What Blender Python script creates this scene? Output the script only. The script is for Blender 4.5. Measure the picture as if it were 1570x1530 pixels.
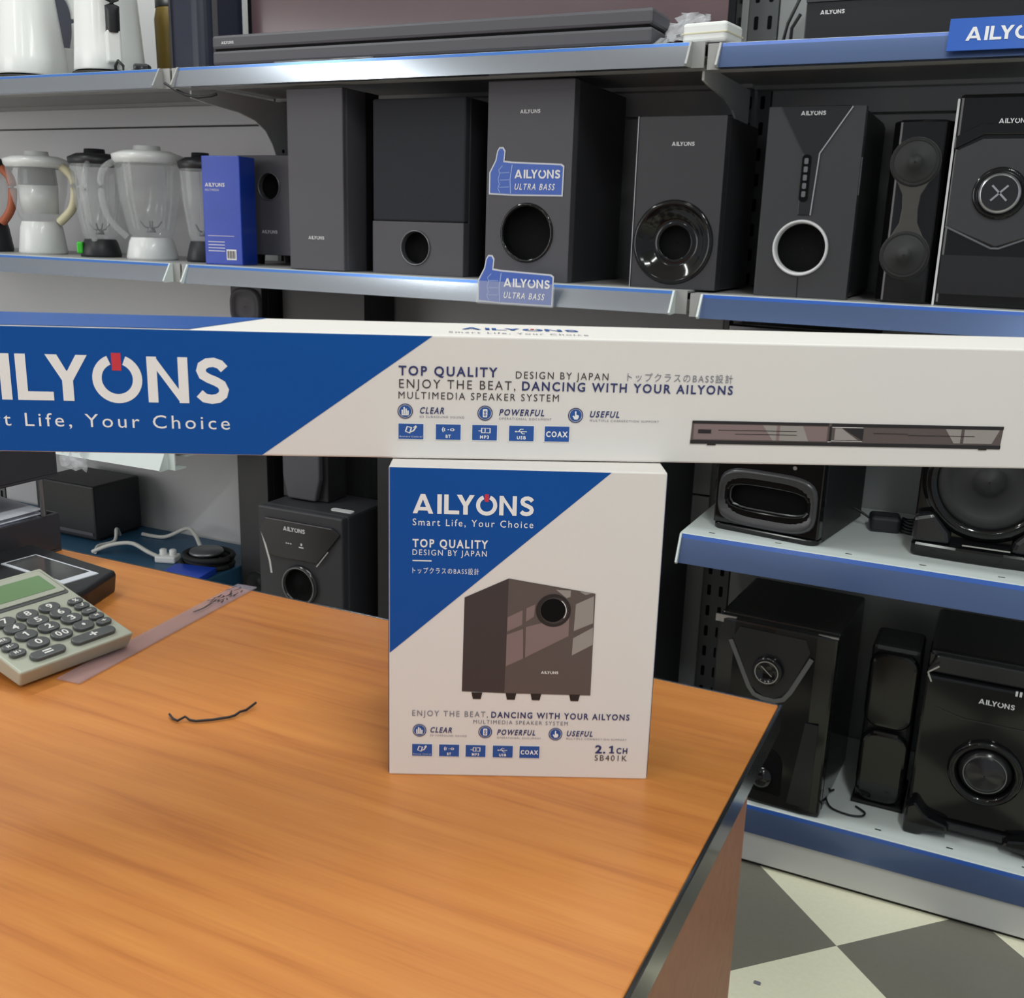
import bpy, math, random
from mathutils import Matrix, Vector
random.seed(4)
S = bpy.context.scene
COL = S.collection
for o in list(bpy.data.objects):
    bpy.data.objects.remove(o)

# ------------------------------------------------------------------ camera
def camera():
    f, pitch, roll, yaw = 1570.0, 0.256668, -0.0303265, 0.4433564
    cy, sy = math.cos(yaw), math.sin(yaw)
    fw = Vector((-sy*math.cos(pitch), cy*math.cos(pitch), -math.sin(pitch)))
    r = Vector((cy, sy, 0)); d = fw.cross(r)
    c, s = math.cos(roll), math.sin(roll)
    r2 = c*r + s*d; d2 = -s*r + c*d
    M = Matrix.Identity(4)
    for i in range(3):
        M[i][0] = r2[i]; M[i][1] = -d2[i]; M[i][2] = -fw[i]
    M[0][3], M[1][3], M[2][3] = 0, 0, 1.25
    cam = bpy.data.cameras.new('camera'); ob = bpy.data.objects.new('camera', cam)
    cam.sensor_width = 36; cam.sensor_fit = 'HORIZONTAL'; cam.lens = f/1570*36
    cam.clip_start = 0.02
    ob.matrix_world = M; COL.objects.link(ob); S.camera = ob
camera()

# ------------------------------------------------------------------ world, lights, exposure
S.view_settings.view_transform = 'Standard'; S.view_settings.look = 'None'
S.view_settings.gamma = 1.0; S.view_settings.use_curve_mapping = False
S.view_settings.exposure = -0.3
w = bpy.data.worlds.new('shop_ambient'); S.world = w; w.use_nodes = True
bg = w.node_tree.nodes['Background']
bg.inputs[0].default_value = (0.86, 0.92, 1.0, 1); bg.inputs[1].default_value = 0.45
def area(name, loc, target, sx, sy, power, col=(1, 1, 1)):
    l = bpy.data.lights.new(name, 'AREA'); l.shape = 'RECTANGLE'; l.size = sx; l.size_y = sy
    l.energy = power; l.color = col
    o = bpy.data.objects.new(name, l); o.location = loc
    o.rotation_euler = (Vector(target)-Vector(loc)).to_track_quat('-Z', 'Y').to_euler()
    COL.objects.link(o); return o
# ceiling tubes of the shop, one of them an added fill, and the daylight of its open shop front, behind and left of the camera
def tube_light(x, y, power, across=False):
    o = area('ceiling_tube', (x, y, 2.93), (x, y, 0), 0.14, 1.25, power, (0.95, 1, 0.96))
    if across: o.rotation_euler = (0, 0, math.pi/2)
tube_light(-2.40, 1.0, 28); tube_light(-0.95, -1.5, 14); tube_light(-0.5, 1.6, 20, True); tube_light(0.55, -0.1, 40); tube_light(-2.5, -1.4, 18); tube_light(1.1, -1.6, 16)  # crosswise tube near the shelving is added to brighten the carton tops
area('shop_front_daylight', (-4.6, -2.3, 1.5), (-0.8, 1.2, 1.0), 3.0, 2.2, 70, (1.0, 0.95, 0.93))

# ------------------------------------------------------------------ materials
def srgb(r, g, b):
    f = lambda c: c/12.92 if c <= .04045 else ((c+.055)/1.055)**2.4
    return (f(r/255), f(g/255), f(b/255), 1)
MATS = {}
def mat(name, col, rough=0.5, metal=0.0, spec=0.5, coat=0.0, coat_r=0.1, trans=0.0, alpha=1.0, noise=0.0, nscale=40, bump=0.0):
    m = bpy.data.materials.new(name); m.use_nodes = True
    nt = m.node_tree; p = nt.nodes['Principled BSDF']
    c = srgb(*col)
    p.inputs['Base Color'].default_value = c
    p.inputs['Roughness'].default_value = rough; p.inputs['Metallic'].default_value = metal
    p.inputs['Specular IOR Level'].default_value = spec
    p.inputs['Coat Weight'].default_value = coat; p.inputs['Coat Roughness'].default_value = coat_r
    p.inputs['Transmission Weight'].default_value = trans; p.inputs['Alpha'].default_value = alpha
    if noise or bump:
        tc = nt.nodes.new('ShaderNodeTexCoord'); n = nt.nodes.new('ShaderNodeTexNoise')
        n.inputs['Scale'].default_value = nscale; n.inputs['Detail'].default_value = 4
        nt.links.new(tc.outputs['Object'], n.inputs['Vector'])
        if noise:
            mx = nt.nodes.new('ShaderNodeMix'); mx.data_type = 'RGBA'
            mx.inputs[6].default_value = tuple(x*(1-noise) for x in c[:3])+(1,)
            mx.inputs[7].default_value = tuple(min(1, x*(1+noise)) for x in c[:3])+(1,)
            nt.links.new(n.outputs['Fac'], mx.inputs[0]); nt.links.new(mx.outputs[2], p.inputs['Base Color'])
        if bump:
            b = nt.nodes.new('ShaderNodeBump'); b.inputs['Strength'].default_value = bump; b.inputs['Distance'].default_value = .001
            nt.links.new(n.outputs['Fac'], b.inputs['Height']); nt.links.new(b.outputs['Normal'], p.inputs['Normal'])
    MATS[name] = m; return m
M = MATS
mat('card_white', (226, 221, 218), .55, noise=.02, nscale=6)
mat('card_blue', (0, 77, 158), .4, spec=.3, noise=.04, nscale=5)
mat('card_navy', (30, 44, 92), .5)
mat('ink_white', (238, 236, 236), .55)
mat('ink_navy', (46, 52, 104), .6)
mat('ink_grey', (120, 120, 132), .6)
mat('ink_blue', (34, 82, 158), .5)
mat('ink_red', (206, 52, 66), .5)
mat('ink_dark', (62, 54, 56), .5)
mat('ink_darker', (34, 30, 32), .5)
mat('ink_brown', (92, 80, 78), .5)
mat('ink_pane', (152, 145, 141), .5)
mat('ink_rose', (132, 112, 112), .5)
mat('vinyl_charcoal', (77, 76, 83), .55, bump=.05, nscale=300)
mat('vinyl_dark', (50, 50, 55), .5, bump=.05, nscale=300)
mat('vinyl_black', (33, 33, 36), .45)
mat('mesh_cloth', (42, 44, 51), .9, bump=.3, nscale=900)
mat('void_black', (9, 9, 11), .8, spec=.15)
mat('gloss_black', (17, 17, 19), .1, spec=.45)
mat('gloss_dark', (36, 36, 39), .2, spec=.5)
mat('gloss_grey', (58, 58, 61), .28, spec=.6)
mat('rubber', (24, 24, 26), .7)
mat('cone', (30, 31, 33), .6)
mat('driver_plate', (64, 62, 60), .45)
mat('silver', (200, 200, 204), .28, metal=.9)
mat('silver_dim', (120, 122, 126), .35, metal=.7)
mat('logo_silver', (215, 215, 218), .4)
mat('rail_blue', (80, 100, 142), .26, metal=.5, coat=.5, coat_r=.12)
mat('rail_reflecting', (158, 164, 176), .24, metal=.75, coat=.5, coat_r=.12)  # silvery reflection on the left and middle rails put into their colour
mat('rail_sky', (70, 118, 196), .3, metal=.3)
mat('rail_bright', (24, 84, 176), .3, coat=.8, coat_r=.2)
mat('bracket_grey', (226, 228, 228), .4)
mat('shelf_white', (214, 222, 222), .4, noise=.02, nscale=8)
mat('shelf_grey', (158, 158, 158), .45)
mat('upright_grey', (100, 101, 104), .45)
mat('panel_grey', (158, 160, 162), .5, noise=.03, nscale=2)
mat('panel_light', (206, 206, 208), .5, noise=.03, nscale=2)
mat('kick_white', (196, 196, 194), .5)
mat('edge_black', (26, 28, 30), .18, coat=.6)
mat('plastic_white', (226, 228, 228), .3, coat=.3)
mat('plastic_cream', (214, 208, 176), .4)
mat('plastic_clear', (214, 218, 220), .12, alpha=.27, coat=.6)
mat('plastic_smoke', (120, 122, 126), .15, alpha=.7)
mat('plastic_orange', (176, 96, 66), .45)
mat('plastic_green', (60, 190, 50), .4)
mat('plastic_black', (34, 35, 39), .4)
mat('navy_plastic', (38, 42, 58), .35)
mat('yellow', (140, 116, 46), .4)
mat('pack_blue', (34, 68, 178), .3, spec=.4, coat=.15, coat_r=.1, noise=.2, nscale=12)
mat('teal', (44, 82, 112), .45, noise=.1, nscale=6)
mat('paper', (226, 228, 238), .7)
mat('tray_black', (52, 52, 59), .4)
mat('screen_dark', (52, 54, 56), .15, coat=.5)
mat('calc_body', (176, 180, 166), .4)
mat('calc_key', (84, 88, 90), .4)
mat('lcd', (112, 146, 104), .25)
mat('wire_dark', (22, 22, 28), .5)
mat('cable_white', (200, 200, 196), .5)
mat('sticker_blue', (62, 98, 188), .4)
mat('sticker_edge', (206, 210, 220), .4)
mat('sticker_line', (150, 175, 225), .4)
mat('film', (225, 228, 235), .2, alpha=.28)
mat('ruler_clear', (190, 176, 190), .15, alpha=.27)
mat('wall_paint', (190, 190, 188), .8, noise=.02, nscale=3)
mat('ceiling_paint', (225, 225, 222), .9, noise=.02, nscale=3)

def wood(name, dark, mid, light, rough, coat=.3):
    m = bpy.data.materials.new(name); m.use_nodes = True
    nt = m.node_tree; p = nt.nodes['Principled BSDF']; L = nt.links.new
    tc = nt.nodes.new('ShaderNodeTexCoord')
    mp = nt.nodes.new('ShaderNodeMapping'); mp.inputs['Scale'].default_value = (1.6, 26, 26)
    n = nt.nodes.new('ShaderNodeTexNoise'); n.inputs['Scale'].default_value = 2.2; n.inputs['Detail'].default_value = 6; n.inputs['Distortion'].default_value = .35
    mp2 = nt.nodes.new('ShaderNodeMapping'); mp2.inputs['Scale'].default_value = (5, 160, 160)
    n2 = nt.nodes.new('ShaderNodeTexNoise'); n2.inputs['Scale'].default_value = 2.0; n2.inputs['Detail'].default_value = 3
    ad = nt.nodes.new('ShaderNodeMath'); ad.operation = 'MULTIPLY_ADD'; ad.inputs[1].default_value = .3
    r = nt.nodes.new('ShaderNodeValToRGB')
    r.color_ramp.elements[0].position = .42; r.color_ramp.elements[0].color = srgb(*dark)
    r.color_ramp.elements[1].position = .86; r.color_ramp.elements[1].color = srgb(*light)
    e = r.color_ramp.elements.new(.6); e.color = srgb(*mid)
    L(tc.outputs['Object'], mp.inputs[0]); L(mp.outputs[0], n.inputs['Vector'])
    L(tc.outputs['Object'], mp2.inputs[0]); L(mp2.outputs[0], n2.inputs['Vector'])
    L(n2.outputs['Fac'], ad.inputs[0]); L(n.outputs['Fac'], ad.inputs[2])
    L(ad.outputs[0], r.inputs[0]); L(r.outputs[0], p.inputs['Base Color'])
    p.inputs['Roughness'].default_value = rough; p.inputs['Coat Weight'].default_value = coat; p.inputs['Coat Roughness'].default_value = .22
    MATS[name] = m
wood('desk_wood', (180, 107, 48), (196, 122, 56), (206, 134, 64), .42)
wood('desk_panel', (150, 92, 62), (158, 98, 66), (164, 104, 72), .5, .05)

def tiles():
    m = bpy.data.materials.new('checker_tiles'); m.use_nodes = True
    nt = m.node_tree; p = nt.nodes['Principled BSDF']; L = nt.links.new
    tc = nt.nodes.new('ShaderNodeTexCoord')
    mp = nt.nodes.new('ShaderNodeMapping'); mp.inputs['Rotation'].default_value = (0, 0, math.radians(45))
    mp.inputs['Location'].default_value = (0, 0, .1)
    ck = nt.nodes.new('ShaderNodeTexChecker'); ck.inputs['Scale'].default_value = 1/.31
    n = nt.nodes.new('ShaderNodeTexNoise'); n.inputs['Scale'].default_value = 120; n.inputs['Detail'].default_value = 3
    ck.inputs['Color1'].default_value = srgb(240, 237, 212); ck.inputs['Color2'].default_value = srgb(124, 121, 111)
    mx = nt.nodes.new('ShaderNodeMix'); mx.data_type = 'RGBA'; mx.blend_type = 'MULTIPLY'; mx.inputs[0].default_value = .12
    L(tc.outputs['Object'], mp.inputs[0]); L(mp.outputs[0], ck.inputs['Vector']); L(tc.outputs['Object'], n.inputs['Vector'])
    L(ck.outputs['Color'], mx.inputs[6]); L(n.outputs['Fac'], mx.inputs[7]); L(mx.outputs[2], p.inputs['Base Color'])
    p.inputs['Roughness'].default_value = .35
    MATS['tiles'] = m
tiles()

# ------------------------------------------------------------------ mesh helpers
class Frame:                                    # flat drawing frame: origin, right, up; h = height off the surface
    def __init__(s, o, u=(1, 0, 0), v=(0, 0, 1)):
        s.o = Vector(o); s.u = Vector(u).normalized(); s.v = Vector(v).normalized(); s.n = s.u.cross(s.v)
    def __call__(s, a, b, h=0.0):
        return s.o + s.u*a + s.v*b + s.n*h
_cap = [None]
def font_mesh(txt, offset, space=1.0):
    cu = bpy.data.curves.new('glyphs', 'FONT'); cu.body = txt; cu.resolution_u = 3; cu.offset = offset; cu.space_character = space; cu.fill_mode = 'FRONT'
    ob = bpy.data.objects.new('glyphs', cu); COL.objects.link(ob)
    dg = bpy.context.evaluated_depsgraph_get(); dg.update()
    me = bpy.data.meshes.new_from_object(ob.evaluated_get(dg))
    vs = [tuple(v.co) for v in me.vertices]; fs = [tuple(p.vertices) for p in me.polygons]
    bpy.data.objects.remove(ob); bpy.data.curves.remove(cu); bpy.data.meshes.remove(me)
    return vs, fs
def smooth(pts, k=5):
    P = [Vector(p) for p in pts]; out = []
    for i in range(len(P)-1):
        p0, p1, p2, p3 = P[max(i-1,0)], P[i], P[i+1], P[min(i+2,len(P)-1)]
        for j in range(k):
            t = j/k; out.append(.5*((2*p1)+(p2-p0)*t+(2*p0-5*p1+4*p2-p3)*t*t+(3*p1-p0-3*p2+p3)*t**3))
    return out+[P[-1]]
class MB:
    def __init__(s, m=None):
        s.v = []; s.f = []; s.mi = []; s.sm = []; s.mats = []; s.cur = 0
        if m: s.use(m)
    def use(s, m):
        if m not in s.mats: s.mats.append(m)
        s.cur = s.mats.index(m); return s
    def add(s, vs, fs, smooth=False):
        b = len(s.v); s.v += [tuple(x) for x in vs]
        for f in fs:
            s.f.append(tuple(i+b for i in f)); s.mi.append(s.cur); s.sm.append(smooth)
        return s
    def box(s, x0, y0, z0, x1, y1, z1):
        vs = [(x0,y0,z0),(x1,y0,z0),(x1,y1,z0),(x0,y1,z0),(x0,y0,z1),(x1,y0,z1),(x1,y1,z1),(x0,y1,z1)]
        return s.add(vs, [(0,3,2,1),(4,5,6,7),(0,1,5,4),(1,2,6,5),(2,3,7,6),(3,0,4,7)])
    def prism(s, fr, pts, h0, h1, smooth=False):
        n = len(pts); vs = [fr(a,b,h0) for a,b in pts]+[fr(a,b,h1) for a,b in pts]
        s.add(vs, [tuple(range(n-1,-1,-1)), tuple(range(n,2*n))])
        b = len(s.v)-2*n
        for i in range(n):
            j = (i+1)%n; s.f.append((b+i,b+j,b+n+j,b+n+i)); s.mi.append(s.cur); s.sm.append(smooth)
        return s
    def poly(s, fr, pts, h=0.0004):
        return s.add([fr(a,b,h) for a,b in pts], [tuple(range(len(pts)))])
    def rect(s, fr, a0, b0, a1, b1, h=0.0004):
        return s.poly(fr, [(a0,b0),(a1,b0),(a1,b1),(a0,b1)], h)
    def disc(s, fr, a, b, r, h=0.0004, n=32, rb=None):
        rb = rb or r
        return s.poly(fr, [(a+r*math.cos(t*2*math.pi/n), b+rb*math.sin(t*2*math.pi/n)) for t in range(n)], h)
    def ring(s, fr, a, b, r0, r1, h=0.0004, n=40, t0=0, t1=2*math.pi):
        full = abs(t1-t0-2*math.pi) < 1e-6; k = n if full else n+1
        vs = []
        for i in range(k):
            t = t0+(t1-t0)*i/n
            vs += [fr(a+r0*math.cos(t), b+r0*math.sin(t), h), fr(a+r1*math.cos(t), b+r1*math.sin(t), h)]
        fs = [(2*i, 2*i+1, 2*((i+1)%k)+1, 2*((i+1)%k)) for i in range(n)]
        return s.add(vs, fs)
    def stroke(s, fr, pts, w, h=0.0004):
        P = [Vector(p) for p in pts]; L = []; R = []
        for i, p in enumerate(P):
            d0 = (P[i]-P[i-1]).normalized() if i else (P[1]-P[0]).normalized()
            d1 = (P[i+1]-P[i]).normalized() if i < len(P)-1 else d0
            d = (d0+d1); d = d.normalized() if d.length > 1e-6 else d0
            c = max(.4, d.dot(d0)); nrm = Vector((-d.y, d.x))*(w/2/c)
            L.append(p+nrm); R.append(p-nrm)
        vs = [fr(q.x,q.y,h) for q in L]+[fr(q.x,q.y,h) for q in R]; n = len(P)
        return s.add(vs, [(i, n+i, n+i+1, i+1) for i in range(n-1)])
    def lathe(s, fr, a, b, prof, n=40, smooth=True, sx=1.0, cap0=False, cap1=False, pw=2.0):
        # prof: (radius, h) pairs about the frame normal; pw > 2 gives a rounded-square outline
        vs = []
        for r, h in prof:
            for i in range(n):
                t = 2*math.pi*i/n; c, q = math.cos(t), math.sin(t)
                k = (abs(c)**pw+abs(q)**pw)**(-1/pw)
                vs.append(fr(a+r*sx*c*k, b+r*q*k, h))
        fs = []
        for j in range(len(prof)-1):
            for i in range(n):
                k = (i+1)%n; fs.append((j*n+i, j*n+k, (j+1)*n+k, (j+1)*n+i))
        s.add(vs, fs, smooth)
        if cap0: s.add([vs[i] for i in range(n)], [tuple(range(n-1,-1,-1))])
        if cap1: s.add([vs[(len(prof)-1)*n+i] for i in range(n)], [tuple(range(n))])
        return s
    def plate_hole(s, fr, a0, b0, a1, b1, ca, cb, rf, h0, h1, n=48):
        # rectangular plate from h0 (back) to h1 (front) with one hole whose radius is rf(angle)
        angs = [2*math.pi*i/n for i in range(n)]
        for x, y in ((a0,b0),(a1,b0),(a1,b1),(a0,b1)): angs.append(math.atan2(y-cb, x-ca) % (2*math.pi))
        angs = sorted(set(round(t,6) for t in angs)); k = len(angs)
        inn, out = [], []
        for t in angs:
            c, q = math.cos(t), math.sin(t); r = rf(t); inn.append((ca+r*c, cb+r*q))
            ks = []
            if c > 1e-9: ks.append((a1-ca)/c)
            if c < -1e-9: ks.append((a0-ca)/c)
            if q > 1e-9: ks.append((b1-cb)/q)
            if q < -1e-9: ks.append((b0-cb)/q)
            m_ = min(ks); out.append((ca+m_*c, cb+m_*q))
        vs = [fr(x,y,h1) for x,y in inn]+[fr(x,y,h1) for x,y in out]+[fr(x,y,h0) for x,y in inn]+[fr(x,y,h0) for x,y in out]
        fs = []
        for i in range(k):
            j = (i+1)%k
            fs += [(i,k+i,k+j,j),(k+i,3*k+i,3*k+j,k+j),(3*k+i,2*k+i,2*k+j,3*k+j),(2*k+i,i,j,2*k+j)]
        return s.add(vs, fs)
    def tube(s, pts, r, n=8, closed_ends=True):
        P = [Vector(p) for p in pts]; m_ = len(P); vs = []
        up = Vector((0,0,1))
        for i, p in enumerate(P):
            d = (P[min(i+1,m_-1)]-P[max(i-1,0)]).normalized()
            x = d.cross(up)
            if x.length < 1e-3: x = d.cross(Vector((1,0,0)))
            x.normalize(); y = d.cross(x)
            rr = r[i] if isinstance(r, (list,tuple)) else r
            for k in range(n):
                t = 2*math.pi*k/n; vs.append(p+(x*math.cos(t)+y*math.sin(t))*rr)
        fs = [(i*n+k, i*n+(k+1)%n, (i+1)*n+(k+1)%n, (i+1)*n+k) for i in range(m_-1) for k in range(n)]
        s.add(vs, fs, True)
        if closed_ends:
            s.add(vs[:n], [tuple(range(n))]); s.add(vs[-n:], [tuple(range(n-1,-1,-1))])
        return s
    def text(s, fr, txt, a, b, w, cap, h=0.0005, bold=0.0, italic=0.0, space=1.28):
        # left edge a, base line b, width w, capital height cap
        if _cap[0] is None:
            v, _ = font_mesh('H', 0); _cap[0] = max(q[1] for q in v)-min(q[1] for q in v)
        vs, fs = font_mesh(txt, bold, space)
        if not vs: return s
        x0 = min(q[0] for q in vs); x1 = max(q[0] for q in vs)
        ky = cap/_cap[0]; kx = (w/(x1-x0)) if w else ky
        out = [fr(a+(q[0]-x0)*kx+italic*q[1]*ky, b+q[1]*ky, h) for q in vs]
        return s.add(out, fs)
    def logo(s, fr, a, b, cap, ink, red=None, h=0.0005, kx=1.0):
        # the seven letter word mark; the ring letter carries a bar at its top
        f2 = lambda x, y, hh=0: fr(a+x*cap*kx, b+y*cap, hh)
        s.use(ink)
        q = lambda p, e=0: s.add([f2(x,y,h+e) for x,y in p], [tuple(range(len(p)))])
        q([(0,0),(.225,0),(.62,1),(.40,1)]); q([(.80,0),(1.03,0),(.62,1),(.40,1)], .0001); q([(.25,.16),(.78,.16),(.72,.34),(.31,.34)], .0002)
        q([(1.23,0),(1.45,0),(1.45,1),(1.23,1)])
        q([(1.57,0),(1.79,0),(1.79,1),(1.57,1)]); q([(1.79,0),(2.33,0),(2.33,.19),(1.79,.19)])
        q([(2.20,1),(2.45,1),(2.66,.60),(2.53,.44)]); q([(2.85,1),(3.09,1),(2.76,.44),(2.62,.60)], .0001); q([(2.53,0),(2.76,0),(2.76,.46),(2.64,.66),(2.53,.46)], .0002)
        s.ring(lambda x,y,hh: f2(x,y,hh), 3.70, .5, .33, .53, h, 36, math.radians(112), math.radians(428))
        q([(4.34,0),(4.55,0),(4.55,1),(4.34,1)]); q([(5.0,0),(5.21,0),(5.21,1),(5.0,1)]); q([(4.34,1),(4.52,1),(5.21,0),(5.03,0)], .0001)
        s.stroke(lambda x,y,hh: f2(x,y,hh), [(5.99,.76),(5.9,.86),(5.77,.905),(5.63,.89),(5.52,.82),(5.49,.72),(5.53,.62),(5.65,.55),(5.8,.49),(5.92,.42),(5.97,.31),(5.94,.2),(5.84,.12),(5.7,.095),(5.55,.12),(5.44,.22)], .2, h)
        if red:
            s.use(red); q([(3.60,.68),(3.80,.68),(3.80,1.06),(3.60,1.06)])
        return s
    def build(s, name, parent=None, bevel=0.0, seg=2, sharp=35, solid=0.0):
        me = bpy.data.meshes.new(name); me.from_pydata(s.v, [], s.f)
        for m_ in s.mats: me.materials.append(MATS[m_])
        me.polygons.foreach_set('material_index', s.mi); me.polygons.foreach_set('use_smooth', s.sm)
        me.update()
        o = bpy.data.objects.new(name, me); COL.objects.link(o)
        if parent: o.parent = parent
        if solid:
            md = o.modifiers.new('thickness', 'SOLIDIFY'); md.thickness = solid
        if bevel:
            md = o.modifiers.new('bevel', 'BEVEL'); md.width = bevel; md.segments = seg; md.limit_method = 'ANGLE'; md.angle_limit = math.radians(sharp)
        return o
def thing(name, label, cat, loc=(0,0,0), rz=0.0, group=None):
    o = bpy.data.objects.new(name, None); COL.objects.link(o); o.empty_display_size = .05
    o.location = loc; o.rotation_euler = (0,0,math.radians(rz)); return tag(o, label, cat, group)
def tag(o, label, cat, group=None):
    o['label'] = label; o['category'] = cat
    if group: o['group'] = group
    return o
def struct(o):
    o['kind'] = 'structure'; return o
def arc(c0, c1, r, a0, a1, n=10):
    return [(c0+r*math.cos(math.radians(a0+(a1-a0)*i/n)), c1+r*math.sin(math.radians(a0+(a1-a0)*i/n))) for i in range(n+1)]
def rrect(a0, b0, a1, b1, r, n=6):
    return arc(a1-r,b0+r,r,-90,0,n)+arc(a1-r,b1-r,r,0,90,n)+arc(a0+r,b1-r,r,90,180,n)+arc(a0+r,b0+r,r,180,270,n)
circ = lambda r: (lambda t: r)
def superr(rx, ry, p):
    return lambda t: (abs(math.cos(t)/rx)**p+abs(math.sin(t)/ry)**p)**(-1/p)

# ------------------------------------------------------------------ room
BACK = 2.30                                                     # face of the shelving's back panels
VX, VY = -.132, 1.721
fl = MB('tiles'); fl.box(-5.5-VX, -3-VY, -.05, 3-VX, 2.4-VY, 0)
o = struct(fl.build('floor')); o.location = (VX, VY, 0)
struct(MB('wall_paint').box(-5.5, 2.40, 0, 3, 2.48, 3).build('wall_back'))
struct(MB('ceiling_paint').box(-5.5, -3, 3, 3, 2.48, 3.06).build('ceiling'))

# ------------------------------------------------------------------ shelving
BAYS = [(-3.03, -1.787), (-1.787, -.548), (-.548, .69)]
for i, (x0, x1) in enumerate(BAYS):
    mb = MB('panel_light' if i == 0 else 'panel_grey')
    zs = [.13, .66, 1.13, 1.50, 1.92]
    for a, b in zip(zs, zs[1:]): mb.box(x0+.032, BACK, a+.002, x1-.032, BACK+.012, b-.002)
    tag(mb.build('shelf_back_panel', bevel=.002),
        ['light grey back panel behind the blenders and white kettles', 'grey back panel behind the tall matt black speakers', 'grey back panel behind the glossy subwoofers by the shop floor'][i], 'shelf panel', 'back panels of the shelving')
def upright(x, label):
    mb = MB('upright_grey').box(-.03, 0, 0, .03, .035, 1.95)
    mb.use('void_black'); fr = Frame((0, 0, 0))
    for k in range(34):
        z = .16+k*.052
        for sx in (-.014, .014): mb.poly(fr, rrect(sx-.0045, z, sx+.0045, z+.026, .003, 3), .0006)
    o = mb.build('shelving_upright'); o.location = (x, 2.297, 0)
    tag(o, label, 'upright post', 'slotted uprights of the shelving')
upright(-3.03, 'slotted grey upright post beyond the white kettles')
upright(-1.787, 'slotted grey upright post with the curved bracket beside the blue pack')
upright(-.548, 'slotted grey upright post between the two lit shelf bays, behind the white adapter')
upright(.69, 'slotted grey upright post at the far right end of the shelving')

def rail_profile(z, H, out):
    y = 1.896
    return [(y,z),(y-.0035,z-.001),(y-.0035-out*.16,z-.16*H),(y-.004-out*.6,z-.6*H),(y-.003-out,z-H),(y,z-H)]
def shelf(x0, x1, z, label, H=.043, brackets=None, cap='shelf_grey', tray='shelf_grey', railmat='rail_blue', depth=2.294, base=False, out=.02, g=.026):
    t = thing('metal_shelf', label, 'shelf', ((x0+x1)/2, 1.89, z), group='shelves of the shelving')
    hw = (x1-x0)/2
    Y = lambda y: y-1.89
    mb = MB(tray)
    mb.box(-hw, Y(1.896), -.004, hw, Y(depth), 0)               # deck
    if not base:
        mb.box(-hw, Y(1.896), -H, hw, Y(1.90), -.004); mb.box(-hw, Y(1.90), -H, hw, Y(1.935), -H+.004)
        mb.box(-hw, Y(depth-.03), -.03, hw, Y(depth), -.004)
        mb.box(-hw, Y(1.935), -.022, hw, Y(depth-.03), -.018)
    if tray == 'shelf_white':
        mb.use('void_black'); fr = Frame((0, 0, 0), (1,0,0), (0,1,0))
        for k in range(int(hw*2/.13)): mb.poly(fr, rrect(-hw+.05+k*.13, .03, -hw+.062+k*.13, .034, .0015, 3), .0003)
    mb.build('deck', t)
    if base: g = .002
    r = MB(railmat)
    P = [(Y(a), b-z) for a, b in rail_profile(z, H, out if not base else .004)]
    n = len(P); xa, xb = -hw+g, hw-g
    vs = [(xa,a,b) for a,b in P]+[(xb,a,b) for a,b in P]
    r.use('shelf_white').add([vs[0],vs[1],vs[n+1],vs[n]], [(0,1,2,3)])
    r.use({'rail_blue':'rail_bright','rail_reflecting':'rail_sky'}.get(railmat, railmat)).add([vs[1],vs[2],vs[n+2],vs[n+1]], [(0,1,2,3)])
    r.use(railmat).add([vs[i] for i in range(2,n-1)]+[vs[n+i] for i in range(2,n-1)], [(i,i+1,n-3+i+1,n-3+i) for i in range(n-4)], True)
    r.add([vs[n-2],vs[n-1],vs[2*n-1],vs[2*n-2]], [(0,1,2,3)])
    r.add([vs[i] for i in range(n)], [tuple(range(n))]); r.add([vs[n+i] for i in range(n)], [tuple(range(n-1,-1,-1))])
    r.add([vs[0],vs[n],vs[2*n-1],vs[n-1]], [(0,1,2,3)])
    rail = r.build('price_rail', t)
    if not base:
        for sx in (-1, 1):
            c = MB(cap); a = sx*(hw-g+.002)
            fr = Frame((a, 0, 0), (0,1,0), (0,0,1))
            c.prism(fr, [(Y(1.888),0),(Y(1.896),0),(Y(1.896),-H),(Y(1.888)-out,-H-.001),(Y(1.884)-out,-H+.003)], -.002, .002)
            c.build('end_cap', t)
    if brackets:
        for sx, lab in zip((-1, 1), brackets):
            if not lab: continue
            b = MB('bracket_grey')
            fr = Frame((0, 0, 0), (0,1,0), (0,0,1))
            yb = Y(2.293)
            pts = [(.05,-.031),(yb,-.031),(yb,-.2),(yb-.03,-.19),(yb-.05,-.165),(yb-.066,-.135),(yb-.092,-.105),(yb-.13,-.085),(yb-.19,-.072),(.1,-.064),(.05,-.058)]
            b.prism(fr, pts, -.0025, .0025); b.use('void_black').disc(Frame((.0025,0,0),(0,1,0),(0,0,1)), yb-.022, -.15, .005, .0003, 16); b.use('bracket_grey')
            b.box(-.012, yb-.03, -.235, .012, yb, -.2)
            o = b.build('shelf_bracket', bevel=.0008); o.location = ((x0+x1)/2+sx*(hw-.012), 1.89, z)
            tag(o, lab, 'bracket', 'curved steel brackets under the shelves')
    return t, rail
G = .006/2
shelf(-3.03+G, -1.787-G, 1.581, 'top shelf holding the white kettles', railmat='rail_reflecting')
shelf(-1.787+G, -.548-G, 1.581, 'top shelf under the long black soundbar and television', railmat='rail_reflecting', brackets=('curved grey bracket under the top shelf, above the short speaker with the small port', 'curved grey bracket under the top shelf joint, above the horn subwoofer'))
top_right, banner_rail = shelf(-.548+G, .69-G, 1.577, 'top shelf under the black amplifier at the upper right')
shelf(-3.03+G, -1.787-G, 1.150, 'middle shelf holding the row of blenders', railmat='rail_reflecting', cap='shelf_white')
mid_left, sticker_rail = shelf(-1.787+G, -.548-G, 1.150, 'middle shelf with a thumbs up sticker on its rail', railmat='rail_reflecting', cap='shelf_white')
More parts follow.
